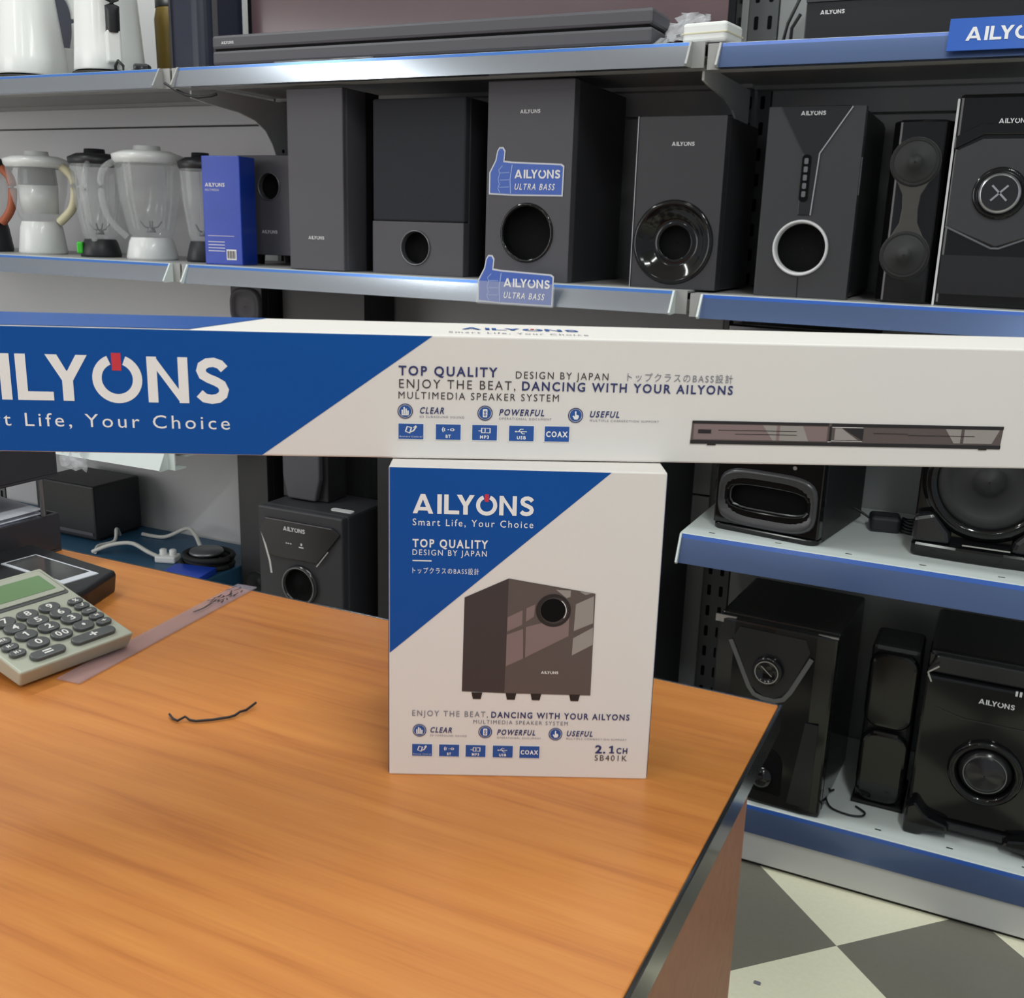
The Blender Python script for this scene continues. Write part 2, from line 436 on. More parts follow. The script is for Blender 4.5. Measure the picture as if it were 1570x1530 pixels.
shelf(-.548+G, .69-G, 1.146, 'middle shelf with a slate blue rail under the ringed subwoofer', cap='shelf_white')
shelf(-3.03+G, -1.84, .69, 'lower left shelf with white paper over its rail, above the teal platform', cap='shelf_white', railmat='shelf_white', tray='shelf_white', H=.05)
shelf(-.530, .69-G, .684, 'lower right white shelf under the oval ported subwoofer', H=.056, g=.005, cap='shelf_white', tray='shelf_white')
def base(x0, x1, label, depth=BACK-.006):
    t, r = shelf(x0, x1, .137, label, H=.061, tray='shelf_white', base=True)
    hw = (x1-x0)/2
    MB('kick_white').box(-hw, .004, -.129, hw, .03, -.055).build('kick_plate', t, bevel=.003)
    MB('rubber').box(-hw, .012, -.137, hw, .024, -.129).build('gap_shade_strip', t)  # dark strip standing in for the shaded gap under the kick plate
    return t
base(-3.03+G, -1.787-G, 'base deck at the left, behind the desk under the teal platform')
base(-1.787+G, -.548-G, 'base deck in the middle carrying the tower speakers behind the desk')
base(-.548+G, .69-G, 'base deck at the right with dark blue rail and white kick plate')

# name banner on the top right rail
def banner():
    t = thing('name_banner', 'bright blue name banner with pale lettering clipped on the top right rail', 'banner', (-.151, 1.868, 1.543))
    fr = Frame((0,0,0), (1,0,0), (0,.30,.95))
    MB('rail_bright').prism(fr, [(0,0),(.36,0),(.36,.052),(0,.052)], 0, .002).build('board', t)
    mb = MB('logo_silver'); mb.logo(fr, .026, .015, .022, 'logo_silver', h=.0026); mb.build('lettering', t)
banner()

def thumb_sticker(parent, loc, name='thumbs_up_sticker', film_below=None, w=.166):
    k = w/.166
    o = MB('sticker_edge'); fr = Frame(loc)
    hand = [(0,0),(.052,-.002),(.165,-.002),(.166,.056),(.160,.060),(.052,.064),(.034,.066),(.036,.085),(.031,.092),(.022,.092),(.017,.085),(.013,.066),(0,.043)]
    P = lambda L: [(a*k, b*k) for a, b in L]
    o.poly(fr, P(hand), .0006)
    ins = [(.003,.003),(.05,.001),(.162,.001),(.163,.054),(.158,.057),(.05,.061),(.031,.063),(.033,.083),(.029,.089),(.023,.089),(.019,.083),(.016,.066),(.003,.042)]
    o.use('sticker_blue').poly(fr, P(ins), .001)
    o.use('sticker_line')
    for b in (.014, .028, .042): o.stroke(fr, P([(.024,b),(.046,b+.001)]), .0012*k, .0014)
    o.stroke(fr, P([(.026,.003),(.021,.012),(.024,.02),(.021,.03),(.024,.04),(.022,.048),(.03,.056)]), .0014*k, .0014)
    o.stroke(fr, P([(.05,.002),(.048,.03),(.052,.058)]), .002*k, .0014)
    o.logo(fr, .058*k, .032*k, .0165*k, 'ink_white', h=.0016)
    o.text(fr, 'ULTRA BASS', .058*k, .010*k, .088*k, .0115*k, .0016, bold=.012, italic=.2)
    s_ = o.build(name, parent)
    if film_below:
        f_ = MB('film'); f_.poly(Frame((loc[0]-.004, loc[1]-.0009, loc[2]-.004)), rrect(0,0,.172*k,.045*k,.004), 0.0006); f_.build('clear_film', s_)
    return s_
cxm = (-1.787-.548)/2
st = thumb_sticker(None, (0, 0, 0), film_below=True); st.location = (-.976, 1.8655, 1.109)
tag(st, 'blue thumbs up sticker standing on the middle shelf rail below the stickered subwoofer', 'sticker')

# ------------------------------------------------------------------ speakers
def cabinet(t, w, d, h, m, y0=.024, z0=0.0, bevel=.003, name='cabinet'):
    return MB(m).box(-w/2, y0, z0, w/2, d, h).build(name, t, bevel=bevel)
def front_plate(t, w, h, m, holes, z0=0.0, name='front_panel', th=.024, bevel=.0015):
    # plate with one hole (ca, cb, rf)
    mb = MB(m); ca, cb, rf = holes
    mb.plate_hole(Frame((0, th, 0)), -w/2, z0, w/2, h, ca, cb, rf, 0, th)
    return mb.build(name, t, bevel=bevel)
def port(t, ca, cb, r, ring='gloss_black', wr=.006, depth=.022, name='bass_port', sx=1.0, out=.003):
    fr = Frame((0,0,0))
    mb = MB(ring)
    mb.lathe(fr, ca, cb, [(r+wr,0),(r+wr*.8,out),(r+wr*.2,out),(r,0),(r*.97,-depth*.5)], 44, sx=sx)
    mb.use('void_black').lathe(fr, ca, cb, [(r*.97,-depth*.5),(r*.92,-depth),(0.001,-depth)], 44, sx=sx)
    return mb.build(name, t)
def wordmark(t, ca, cb, w, y=0.0, name='wordmark', m='logo_silver'):
    cap = w/6.0; mb = MB(m); mb.logo(Frame((0,y,0)), ca-w/2, cb-cap/2, cap, m, h=.0008); return mb.build(name, t)
def feet(t, w, d, hh=.012, n='foot', m='rubber', inset=.02):
    for sx in (-1, 1):
        for y in (.05, d-.03):
            MB(m).lathe(Frame((0,0,0),(1,0,0),(0,1,0)), sx*(w/2-inset), y, [(.012,0),(.014,hh)], 16, cap0=True, cap1=True).build(n, t)
SP = 'speakers displayed on the shelving'
# compact bookshelf speaker
t = thing('bookshelf_speaker', 'short charcoal speaker with a small round port beside the blue pack', 'speaker', (-1.642, 2.05, 1.15), group=SP)
cabinet(t, .192, .21, .255, 'vinyl_charcoal', z0=.024)
front_plate(t, .192, .255, 'vinyl_charcoal', (0, .184, circ(.031)), z0=.024)
port(t, 0, .184, .03, 'silver_dim', .003); wordmark(t, -.002, .079, .046); feet(t, .192, .2, .025)
# tall narrow speaker
t = thing('column_speaker', 'tall narrow plain charcoal speaker reaching the top shelf, left of the cloth grille', 'speaker', (-1.411, 1.92, 1.15), group=SP)
cabinet(t, .147, .09, .382, 'vinyl_charcoal', y0=.014)
MB('vinyl_charcoal').box(-.0735, 0, .001, .0735, .012, .382).build('front_panel', t, bevel=.002)
MB('vinyl_black').box(-.0735, .09, 0, .0735, .14, .382).build('rear_panel', t)
wordmark(t, 0, .071, .042)
# cloth grille subwoofer
t = thing('grille_subwoofer', 'charcoal subwoofer with black cloth grille above a small ringed port', 'speaker', (-1.17, 1.95, 1.15), group=SP)
cabinet(t, .226, .28, .36, 'vinyl_dark')
front_plate(t, .226, .111, 'vinyl_charcoal', (-.004, .057, circ(.036)))
port(t, -.004, .057, .034, 'silver_dim', .003)
MB('mesh_cloth').box(-.113, .002, .1115, .113, .024, .36).build('cloth_grille', t, bevel=.004)
# stickered subwoofer
t = thing('tower_subwoofer', 'tall charcoal subwoofer with a blue thumbs up sticker on its front', 'speaker', (-.907, 1.94, 1.15), group=SP)
cabinet(t, .187, .29, .385, 'vinyl_dark')
front_plate(t, .187, .385, 'vinyl_charcoal', (0, .095, circ(.055)))
port(t, 0, .095, .052, 'gloss_black', .007); wordmark(t, 0, .327, .043)
thumb_sticker(t, (-.087, -.0006, .169), w=.165)
# horn subwoofer
t = thing('horn_subwoofer', 'satin black subwoofer with a glossy round horn, right of the stickered one', 'speaker', (-.596, 1.94, 1.15), group=SP)
cabinet(t, .168, .25, .313, 'vinyl_dark', y0=.03)
mb = MB('vinyl_dark'); mb.plate_hole(Frame((0,.03,0)), -.084, 0, .084, .313, -.004, .086, circ(.078), 0, .03); mb.build('front_panel', t, bevel=.002)
mb = MB('gloss_black'); fr = Frame((0,0,0))
mb.lathe(fr, -.004, .086, [(.078,0),(.076,.004),(.070,.003),(.058,-.006),(.046,-.015),(.038,-.018),(.033,-.012),(.031,-.018)], 56)
mb.build('horn', t)
MB('void_black').lathe(fr, -.004, .086, [(.031,-.018),(.03,-.027),(.001,-.027)], 40).build('bass_port', t)
MB('silver').box(-.0855, -.002, .0, -.084, .004, .313).build('edge_trim', t)
wordmark(t, .004, .264, .043)
# ringed subwoofer with control strip
def ring_sub():
    t = thing('ringed_subwoofer', 'black subwoofer with bright chrome port ring and a vertical control strip', 'speaker', (-.355, 1.94, 1.146), group=SP)
    w, h = .166, .329
    cabinet(t, w, .29, h, 'vinyl_black', bevel=.012)
    front_plate(t, w, h, 'gloss_grey', (-.006, .088, circ(.049)), bevel=.006)
    mb = MB('gloss_dark'); fr = Frame((0,0,0))
    mb.prism(fr, [(-.062,.329),(.06,.329),(.012,.250),(.006,.145),(-.016,.145),(-.016,.25)], .0002, .003); mb.build('centre_inlay', t, bevel=.001)
    mb = MB('silver'); mb.stroke(fr, [(.061,.327),(.0125,.250),(.0065,.145)], .0022, .0036); mb.build('chrome_line', t)
    mb = MB('void_black'); mb.prism(fr, rrect(-.016,.168,-.001,.248,.006), .003, .005)
    mb.use('silver_dim')
    for k in range(5): mb.prism(fr, rrect(-.012,.176+k*.014,-.005,.186+k*.014,.002), .005, .0062)
    mb.build('control_strip', t)
    port(t, -.006, .088, .044, 'logo_silver', .0055, out=.006)
    MB('silver_dim').prism(Frame((w/2,0,0),(0,1,0),(0,0,1)), rrect(.006,.18,.012,.245,.002), -.001, .0015).build('side_slit', t)
    mb = MB('void_black'); mb.stroke(fr, [(-.004,.0),(-.005,.036)], .0012, .0004); mb.build('seam', t)
    wordmark(t, -.005, .317, .042, y=-.003)
ring_sub()
# hourglass satellite
def hourglass():
    t = thing('satellite_speaker', 'slim glossy satellite speaker with two drivers in an hourglass face', 'speaker', (-.178, 1.94, 1.146), group=SP)
    MB('gloss_black').prism(Frame((0,0,0),(1,0,0),(0,1,0)), [(-.046,.11),(-.048,.03),(-.036,.004),(0,-.002),(.036,.004),(.048,.03),(.046,.11)], 0, .304).build('cabinet', t, bevel=.004)
    fr = Frame((0,-.004,0))
    L = [(-.008,.155),(-.016,.175)]
    pts = arc(-.004,.082,.041,50,-230,22)+[(-.019,.135),(-.017,.158),(-.019,.182)]+arc(-.004,.235,.041,230,-50,22)+[(.011,.182),(.009,.158),(.011,.135)]
    n = len(pts)
    mb = MB('driver_plate'); mb.prism(fr, pts, 0, .004); mb.build('driver_plate', t, bevel=.0015)
    for z in (.082, .235):
        mb = MB('rubber'); f2 = Frame((0,-.008,0))
        mb.lathe(f2, -.004, z, [(.040,0),(.038,.004),(.034,.002)], 36)
        mb.use('cone').lathe(f2, -.004, z, [(.034,.002),(.03,.004),(.014,-.0035+.006),(.012,.006),(.001,.008)], 36); mb.build('driver', t)
hourglass()
# large glossy subwoofer, cut by the frame
def knob_sub():
    t = thing('knob_subwoofer', 'big glossy black subwoofer with a round cross marked knob, at the right edge', 'speaker', (-.042, 1.94, 1.146), group=SP)
    w, h = .166, .342
    cabinet(t, w, .29, h, 'vinyl_black')
    mb = MB('gloss_black'); fr = Frame((0,0,0)); mb.box(-w/2, 0, 0, w/2, .024, h); mb.build('front_panel', t, bevel=.006)
    mb = MB('gloss_grey'); mb.prism(fr, [(-.081,.252),(-.04,.272),(.04,.272),(.081,.252),(.083,.13),(.0,.1),(-.081,.132)], 0, .004); mb.build('face_shield', t, bevel=.002)
    mb = MB('silver_dim'); mb.stroke(fr, [(-.081,.132),(-.006,.098),(.006,.098),(.083,.13)], .003, .0045); mb.build('v_trim', t)
    mb = MB('gloss_black'); mb.prism(fr, [(-.083,.255),(-.04,.278),(.04,.278),(.083,.255),(.083,.275),(.045,.296),(-.045,.296),(-.083,.275)], 0, .006); mb.build('brow', t, bevel=.002)
    mb = MB('logo_silver'); mb.box(-.0865, -.001, .0, -.083, .012, .335); mb.build('edge_trim', t)
    mb = MB('gloss_black'); mb.lathe(fr, -.004, .186, [(.042,.004),(.041,.009),(.034,.008),(.033,.004)], 44)
    mb.use('silver').lathe(fr, -.004, .186, [(.033,.004),(.032,.018),(.028,.020)], 44)
    mb.use('gloss_dark').lathe(fr, -.004, .186, [(.028,.020),(.001,.019)], 44)
    mb.use('silver'); f2 = Frame((-.004,0,.186))
    for a in (45, 135):
        c, q = math.cos(math.radians(a)), math.sin(math.radians(a)); mb.stroke(f2, [(-.017*c,-.017*q),(.017*c,.017*q)], .003, .021)
    mb.build('volume_knob', t)
    wordmark(t, .002, .297+.002, .044, y=-.007)
    MB('gloss_dark').prism(fr, [(-.08,.02),(.08,.02),(.08,.085),(-.08,.085)], 0, .002).build('lower_panel', t)
knob_sub()
# oval port subwoofer on the lower shelf
def oval_sub():
    t = thing('oval_port_subwoofer', 'black subwoofer with a wide oval port at its foot, on the lower white shelf', 'speaker', (-.38, 1.952, .684), -9, group=SP)
    w, h = .214, .405
    cabinet(t, w, .28, h, 'vinyl_black')
    mb = MB('gloss_black'); mb.plate_hole(Frame((0,.024,0)), -w/2, .012, w/2, h, 0, .072, superr(.080,.025,4), 0, .024)
    mb.build('front_panel', t, bevel=.005)
    fr = Frame((0,0,0))
    mb = MB('gloss_grey'); N = 56
    vs = []
    for rx, ry, hh in ((.100,.058,0),(.098,.056,.006),(.093,.050,.008),(.078,.023,-.012)):
        for i in range(N):
            tt = 2*math.pi*i/N; r = superr(rx,ry,4)(tt); vs.append(fr(r*math.cos(tt), .072+r*math.sin(tt), hh))
    mb.add(vs, [(j*N+i, j*N+(i+1)%N, (j+1)*N+(i+1)%N, (j+1)*N+i) for j in range(3) for i in range(N)], True); mb.build('port_rim', t)
    MB('void_black').poly(fr, [(superr(.080,.025,4)(2*math.pi*i/N)*math.cos(2*math.pi*i/N), .072+superr(.080,.025,4)(2*math.pi*i/N)*math.sin(2*math.pi*i/N)) for i in range(N)], -.0215).build('bass_port', t)
    MB('gloss_black').prism(Frame((0,0,0),(1,0,0),(0,1,0)), rrect(-w/2,-.006,w/2,.06,.02), 0, .012).build('plinth', t, bevel=.003)
    mb = MB('silver')
    for sx in (-.05, .05): mb.disc(fr, sx, .145, .004, .001)
    mb.build('rivets', t)
    MB('gloss_dark').prism(fr, rrect(-.06,.22,.06,.36,.02), 0, .004).build('display', t, bevel=.001)
oval_sub()
# bowl subwoofer
def bowl_sub():
    t = thing('bowl_subwoofer', 'glossy black subwoofer with a bowl shaped driver and sculpted base, on the lower white shelf', 'speaker', (.005, 1.985, .684), 0, group=SP)
    w, h = .236, .40
    cabinet(t, w, .28, h, 'gloss_black', y0=.03)
    fr = Frame((0,0,0)); top = Frame((0,0,0),(1,0,0),(0,1,0))
    mb = MB('gloss_black')
    mb.prism(top, [(-.118,.0),(-.11,-.006),(-.04,-.012),(.04,-.012),(.11,-.006),(.118,.0),(.118,.1),(-.118,.1)], 0, .028); mb.build('base', t, bevel=.006)
    for sx in (-1, 1):
        mb = MB('gloss_dark'); mb.prism(fr, [(sx*.118,.028),(sx*.118,.075),(sx*.085,.085),(sx*.055,.05),(sx*.05,.028)][::sx], -.03, .006); mb.build('base_wing', t, bevel=.008)
    mb = MB('gloss_black'); f2 = Frame((0,.03,0))
    mb.lathe(f2, 0, .15, [(.115,0),(.112,.02),(.1,.03),(.09,.028),(.086,.02)], 56); mb.build('driver_surround', t)
    mb = MB('cone'); mb.lathe(f2, 0, .15, [(.086,.02),(.078,.024),(.066,.018),(.03,.004),(.028,.010),(.001,.016)], 48); mb.build('driver', t)
    mb = MB('silver'); mb.stroke(fr, [(-.03,.034),(.05,.034)], .0025, .0135); mb.build('trim_line', t)
    MB('gloss_black').box(-.118, .0, .285, .118, .03, .40).build('front_panel', t, bevel=.006)
bowl_sub()
# base: V trim subwoofer
def v_sub():
    t = thing('v_trim_subwoofer', 'glossy black subwoofer with a silver V trim, on the base deck past the desk corner', 'speaker', (-.329, 1.912, .137), -3, group=SP)
    w, h = .236, .385
    cabinet(t, w, .27, h, 'gloss_black', bevel=.006)
    fr = Frame((0,0,0))
    pts = [(-w/2,.0),(-.08,-.006),(0,-.008),(.08,-.006),(w/2,.0),(w/2,.023),(-w/2,.023)]
    MB('gloss_black').prism(Frame((0,0,0),(1,0,0),(0,1,0)), pts, .0, h-.002).build('front_panel', t, bevel=.005)
    mb = MB('silver_dim'); f2 = Frame((0,-.0085,0))
    V = [(-.086,.340),(-.042,.250),(-.030,.236),(-.012,.231),(.012,.231),(.028,.238),(.040,.256),(.074,.334)]
    mb.stroke(f2, V, .009, .0012); mb.build('v_trim', t)
    MB('gloss_dark').prism(f2, [(-.082,.345),(-.038,.252),(-.012,.236),(.012,.236),(.036,.258),(.07,.345),(.06,.37),(-.07,.37)], -.002, .0005).build('face_inlay', t)
    mb = MB('gloss_black'); mb.lathe(f2, -.006, .293, [(.030,0),(.029,.012),(.024,.016),(.022,.012),(.001,.011)], 40)
    mb.use('silver').ring(f2, -.006, .293, .0215, .0235, .0165)
    mb.stroke(f2, [(-.018,.303),(.004,.285)], .002, .0125)
    mb.build('volume_knob', t)
    mb = MB('void_black'); mb.prism(f2, arc(0,.09,.04,0,180,12)+[(-.04,.03),(.04,.03)], -.001, .0015); mb.build('bass_port', t)
    mb = MB('gloss_black'); mb.lathe(f2, 0, .062, [(.024,.001),(.02,.01),(.01,.015),(.001,.016)], 32); mb.build('port_bulb', t)
    MB('gloss_dark').prism(f2, [(.055,.02),(.1,.02),(.1,.2),(.075,.2)], -.002, .001).build('side_facet', t)
    MB('gloss_dark').prism(f2, [(-.055,.02),(-.1,.02),(-.1,.2),(-.075,.2)][::-1], -.002, .001).build('side_facet', t)
    mb = MB('silver'); mb.box(-.122, -.002, .37, -.08, .002, .385); mb.build('corner_trim', t); mb = MB('silver'); mb.box(.08, -.001, .381, .118, .003, .384); mb.build('corner_trim', t)
v_sub()
def low_sat():
    t = thing('double_pod_satellite', 'slim black satellite speaker of two rounded pods, standing on the base deck', 'speaker', (-.113, 2.0, .137), 0, group=SP)
    MB('vinyl_black').box(-.046, .02, .0, .046, .13, .345).build('cabinet', t, bevel=.01)
    for z0, z1 in ((.012,.168),(.176,.338)):
        MB('gloss_black').prism(Frame((0,.02,0)), rrect(-.046,z0,.046,z1,.03), 0, .02).build('driver_pod', t, bevel=.009, seg=3)
    MB('rubber').box(-.05, .005, 0, .05, .14, .008).build('foot_plate', t, bevel=.002)
low_sat()
def big_low_sub():
    t = thing('footed_subwoofer', 'large glossy black subwoofer on curved claw feet, lower right corner of the shelving', 'speaker', (.071, 1.962, .137), 0, group=SP)
    w, h = .25, .365
    cabinet(t, w, .29, h, 'gloss_black', z0=.035, y0=.03, bevel=.01)
    fr = Frame((0,0,0))
    mb = MB('gloss_black'); mb.plate_hole(Frame((0,.03,0)), -w/2, .035, w/2, .325, 0, .152, circ(.05), 0, .03); mb.build('front_panel', t, bevel=.006)
    MB('gloss_dark').prism(Frame((0,.03,0)), [(-.125,.326),(.125,.326),(.11,.362),(-.11,.362)], 0, .02).build('top_visor', t, bevel=.004)
    mb = MB('gloss_black'); mb.lathe(fr, 0, .152, [(.066,0),(.064,.01),(.056,.014),(.05,.006),(.048,-.006)], 52); mb.use('gloss_dark').lathe(fr, 0, .152, [(.048,-.006),(.044,.006),(.03,.014),(.001,.018)], 48)
    mb.use('silver_dim').ring(fr, 0, .152, .036, .038, .012, 40); mb.build('driver', t)
    mb = MB('gloss_dark'); mb.stroke(fr, [(-.1,.262),(-.05,.25),(.05,.25),(.1,.262)], .003, .0008); mb.build('crease', t)
    for sx in (-1, 1):
        mb = MB('gloss_black'); f2 = Frame((0,-.012,0))
        mb.prism(f2, [(sx*.128,.0),(sx*.128,.06),(sx*.11,.07),(sx*.09,.045),(sx*.05,.035),(sx*.045,.018),(sx*.085,.012),(sx*.1,.0)][::sx], -.26, .012); mb.build('foot', t, bevel=.006)
    mb = MB('gloss_black'); mb.prism(Frame((0,-.004,0)), [(-.09,.018),(.09,.018),(.09,.036),(-.09,.036)], -.05, .004); mb.build('skirt', t, bevel=.004)
    mb = MB('silver'); mb.stroke(fr, [(-.122,.33),(-.104,.345)], .003, .002); mb.stroke(fr, [(-.122,.33),(-.114,.312)], .003, .002); mb.build('corner_glint', t)  # bright glint at the upper corner drawn as silver strokes
    wordmark(t, .001, .292, .06)
    mb = MB('logo_silver')
    for a in (.029, .036): mb.rect(fr, a, .315, a+.004, .325, .001)
    mb.build('pause_mark', t)
big_low_sub()
# behind the desk
def display_sub():
    t = thing('display_subwoofer', 'black subwoofer with a faceted display panel standing behind the desk', 'speaker', (-1.485, 1.93, .137), 0, group=SP)
    w, h = .25, .44
    cabinet(t, w, .2, h, 'vinyl_dark', bevel=.006)
    front_plate(t, w, h, 'vinyl_dark', (0, .253, circ(.045)), bevel=.004)
    fr = Frame((0,0,0))
    MB('gloss_dark').prism(fr, [(-.118,.385),(-.1,.415),(.1,.415),(.122,.40),(.055,.318),(-.085,.318)], 0, .008).build('display_panel', t, bevel=.003)
    mb = MB('silver'); mb.stroke(fr, [(-.118,.385),(-.092,.30),(-.088,.27)], .006, .001); mb.stroke(fr, [(.09,.355),(.055,.312)], .003, .009); mb.build('edge_trim', t)
    mb = MB('gloss_dark'); mb.lathe(fr, 0, .253, [(.052,0),(.05,.01),(.044,.012),(.042,.004)], 44)
    mb.use('void_black').lathe(fr, 0, .253, [(.042,.004),(.04,-.01),(.02,-.004),(.001,.0)], 44); mb.use('silver_dim').ring(fr, 0, .253, .045, .048, .0122, 44); mb.build('driver', t)
    mb = MB('logo_silver')
    for a in (-.035, -.029, -.022): mb.rect(fr, a, .357, a+.004, .360, .009)
    mb.rect(fr, .004, .352, .018, .355, .009); mb.rect(fr, .009, .358, .014, .364, .009); mb.build('display_marks', t)
    wordmark(t, -.01, .395, .064, y=-.008)
    mb = MB('logo_silver'); mb.prism(Frame((.055,.05,.44),(1,0,0),(0,1,0)), rrect(0,0,.062,.018,.007), 0, .003); mb.build('handle_trim', t)
display_sub()
t = thing('small_satellite', 'dark satellite speaker standing on the subwoofer with the display', 'speaker', (-1.54, 2.01, .577), 0, group=SP)
MB('vinyl_black').box(-.07, .02, 0, .07, .1, .2).build('cabinet', t, bevel=.004)
MB('vinyl_charcoal').prism(Frame((0,.02,0)), [(-.042,.004),(.042,.004),(.056,.06),(.056,.2),(-.056,.2),(-.056,.06)], 0, .018).build('front_panel', t, bevel=.004)
def tower(label, x, y, w, d, h, round_top, m='vinyl_black'):
    t = thing('tower_speaker', label, 'speaker', (x, y, .137), 0, group=SP)
    cabinet(t, w, d, h, m)
    fr = Frame((0,0,0))
    z_ = max(w*.42, h*.16)
    front_plate(t, w, h, m, (0, z_, circ(w*.36)))
    mb = MB('rubber'); mb.lathe(fr, 0, z_, [(w*.4,0),(w*.38,.005),(w*.35,0)], 36); mb.use('cone').lathe(fr, 0, z_, [(w*.35,0),(w*.15,-.015),(w*.1,-.01),(.001,-.008)], 36); mb.build('woofer', t)
    if round_top:
        mb = MB('vinyl_charcoal'); mb.lathe(fr, 0, h-.055, [(w*.49,0),(w*.47,.008),(w*.40,.01),(w*.36,.004),(w*.2,.002),(.001,.006)], 40, pw=3); mb.build('tweeter', t)
    return t
tower('slim dark tower speaker with a round tweeter at its top, below the blue pack', -1.766, 2.10, .1, .12, .958, True)
tower('wide dark tower speaker behind the display subwoofer', -1.565, 2.15, .25, .14, .95, False)
tower('big black tower speaker half hidden behind the small white carton', -1.13, 1.96, .3, .3, .62, False)
tower('big black tower speaker at the bay end, right of the small white carton', -.71, 1.965, .22, .26, .70, False, 'vinyl_black')

# ------------------------------------------------------------------ top shelf
def soundbar():
    t = thing('soundbar', 'long black soundbar lying on the top shelf before the television', 'soundbar', (-1.175, 1.925, 1.581), 0)
    fr = Frame((0,0,0))
    MB('vinyl_charcoal').box(-.515, .0, .006, .515, .11, .036).build('lower_body', t, bevel=.006)
    MB('vinyl_charcoal').box(-.515, .0, .039, .515, .105, .068).build('upper_body', t, bevel=.006)
    MB('void_black').box(-.508, .004, .0345, .508, .1, .0405).build('groove', t)
    wordmark(t, -.47, .052, .034)
    for sx in (-.45, .45): MB('rubber').box(sx-.03, .02, 0, sx+.03, .09, .006).build('foot', t)
soundbar()
def tv():
    t = thing('television', 'flat television with dark screen painted with a rosy reflection behind the long soundbar', 'television', (-1.165, 2.14, 1.581), 0)
    MB('gloss_black').box(-.6, 0, .03, .6, .05, .75).build('frame', t, bevel=.004)
    mat('screen_reflection', (92, 72, 76), .2, coat=.6, coat_r=.1, noise=.25, nscale=3)  # rosy reflection on the dark screen put into its colour
    MB('screen_reflection').box(-.585, -.002, .045, .585, .001, .735).build('screen', t)
    for sx in (-.45, .45): MB('gloss_black').prism(Frame((sx,0,0),(0,1,0),(0,0,1)), [(-.06,0),(.12,0),(.04,.035),(.01,.035)], -.008, .008).build('foot', t, bevel=.002)
tv()
def film_sheet(name, label, pts, nx=10, amp=.008, seed=1):
    rnd = random.Random(seed); mb = MB('film'); A, B, C_, D = [Vector(p) for p in pts]; vs = []
    for j in range(nx+1):
        for i in range(nx+1):
            u, v = i/nx, j/nx
            p = (A*(1-u)+B*u)*(1-v)+(D*(1-u)+C_*u)*v
            vs.append(p+Vector((rnd.uniform(-1,1), rnd.uniform(-1,1), rnd.uniform(0,1)))*amp)
    fs = [(j*(nx+1)+i, j*(nx+1)+i+1, (j+1)*(nx+1)+i+1, (j+1)*(nx+1)+i) for j in range(nx) for i in range(nx)]
    mb.add(vs, fs, True); return tag(mb.build(name, solid=.0004), label, 'plastic film')
film_sheet('plastic_film', 'crumpled clear plastic film between the soundbar end and white adapter', [(-.655,1.93,1.584),(-.60,1.93,1.584),(-.60,2.11,1.66),(-.66,2.11,1.67)], seed=3)
film_sheet('plastic_film', 'torn strip of clear film along the shelf edge below the long soundbar', [(-1.50,1.899,1.5825),(-1.25,1.899,1.5825),(-1.25,1.918,1.5825),(-1.50,1.918,1.5825)], 8, .003, 9)
def adapter():
    t = thing('white_adapter', 'small white box adapter lying across the top shelf joint', 'adapter', (-.553, 1.935, 1.581), -8)
    MB('plastic_white').box(-.042, -.03, 0, .042, .045, .034).build('housing', t, bevel=.006, seg=3)
    MB('plastic_cream').box(-.043, -.031, .015, .043, .046, .017).build('seam', t)
adapter()
mb = MB('wire_dark'); mb.tube([(-.44,2.0,1.582),(-.43,1.99,1.62),(-.415,2.0,1.66),(-.40,2.02,1.70)], .003); mb.tube([(-.425,2.0,1.582),(-.42,1.98,1.61),(-.405,1.97,1.63)], .003)
tag(mb.build('cable_loop'), 'thin black cable loops left of the black amplifier on the top shelf', 'cable')
def amp():
    t = thing('amplifier', 'black amplifier box on the top right shelf above the blue rail', 'amplifier', (-.05, 1.965, 1.577), 0)
    MB('vinyl_black').box(-.345, .012, .01, .345, .3, .20).build('case', t, bevel=.004)
    MB('gloss_dark').box(-.345, 0, .01, .345, .0115, .20).build('front_panel', t, bevel=.002)
    MB('vinyl_dark').box(-.345, -.004, .07, .345, 0, .074).build('ridge', t)
    wordmark(t, -.30, .053, .04)
    for sx in (-.3, .3):
        for y in (.04, .26): MB('rubber').box(sx-.02, y-.015, 0, sx+.02, y+.015, .01).build('foot', t)
amp()
def kettle(label, x, y, rb, rt, h, handle_ang, dark_handle):
    t = thing('electric_kettle', label, 'kettle', (x, y, 1.581), handle_ang, group='white kettles on the top shelf')
    fr = Frame((0,0,0),(1,0,0),(0,1,0))
    MB('rubber').lathe(fr, 0, 0, [(.001,0),(rb+.004,0),(rb+.006,.006),(rb+.004,.014),(rb-.01,.016)], 48).build('power_base', t)
    MB('plastic_white').lathe(fr, 0, 0, [(rb-.002,.018),(rb,.022),(rb-.003,.06),(rt+.006,h*.8),(rt,h),(rt-.01,h+.004),(.001,h+.014)], 48).build('jug', t)
    hy = -rb-.004
    mb = MB('plastic_black' if dark_handle else 'plastic_white')
    mb.tube(smooth([(0,-rt+.01,h*.95),(0,-rt-.035,h*.93),(0,-rb-.03,h*.78),(0,-rb-.032,h*.55),(0,-rb-.024,h*.38)]), .0165, 12); mb.build('handle', t)
    mb = MB('plastic_white'); mb.box(-.016, -rb-.036, .03, .016, -rb+.01, h*.39); mb.build('handle_foot', t, bevel=.004)
    MB('plastic_black').lathe(fr, 0, 0, [(.02,h+.012),(.018,h+.03),(.001,h+.034)], 24).build('lid_knob', t)
kettle('tapered white electric kettle on dark base, leftmost on the top shelf', -2.385, 2.03, .088, .062, .25, 150, False)
kettle('white electric kettle with a black handle facing the shop, beside the dark appliance', -2.11, 2.03, .085, .066, .26, 52, True)
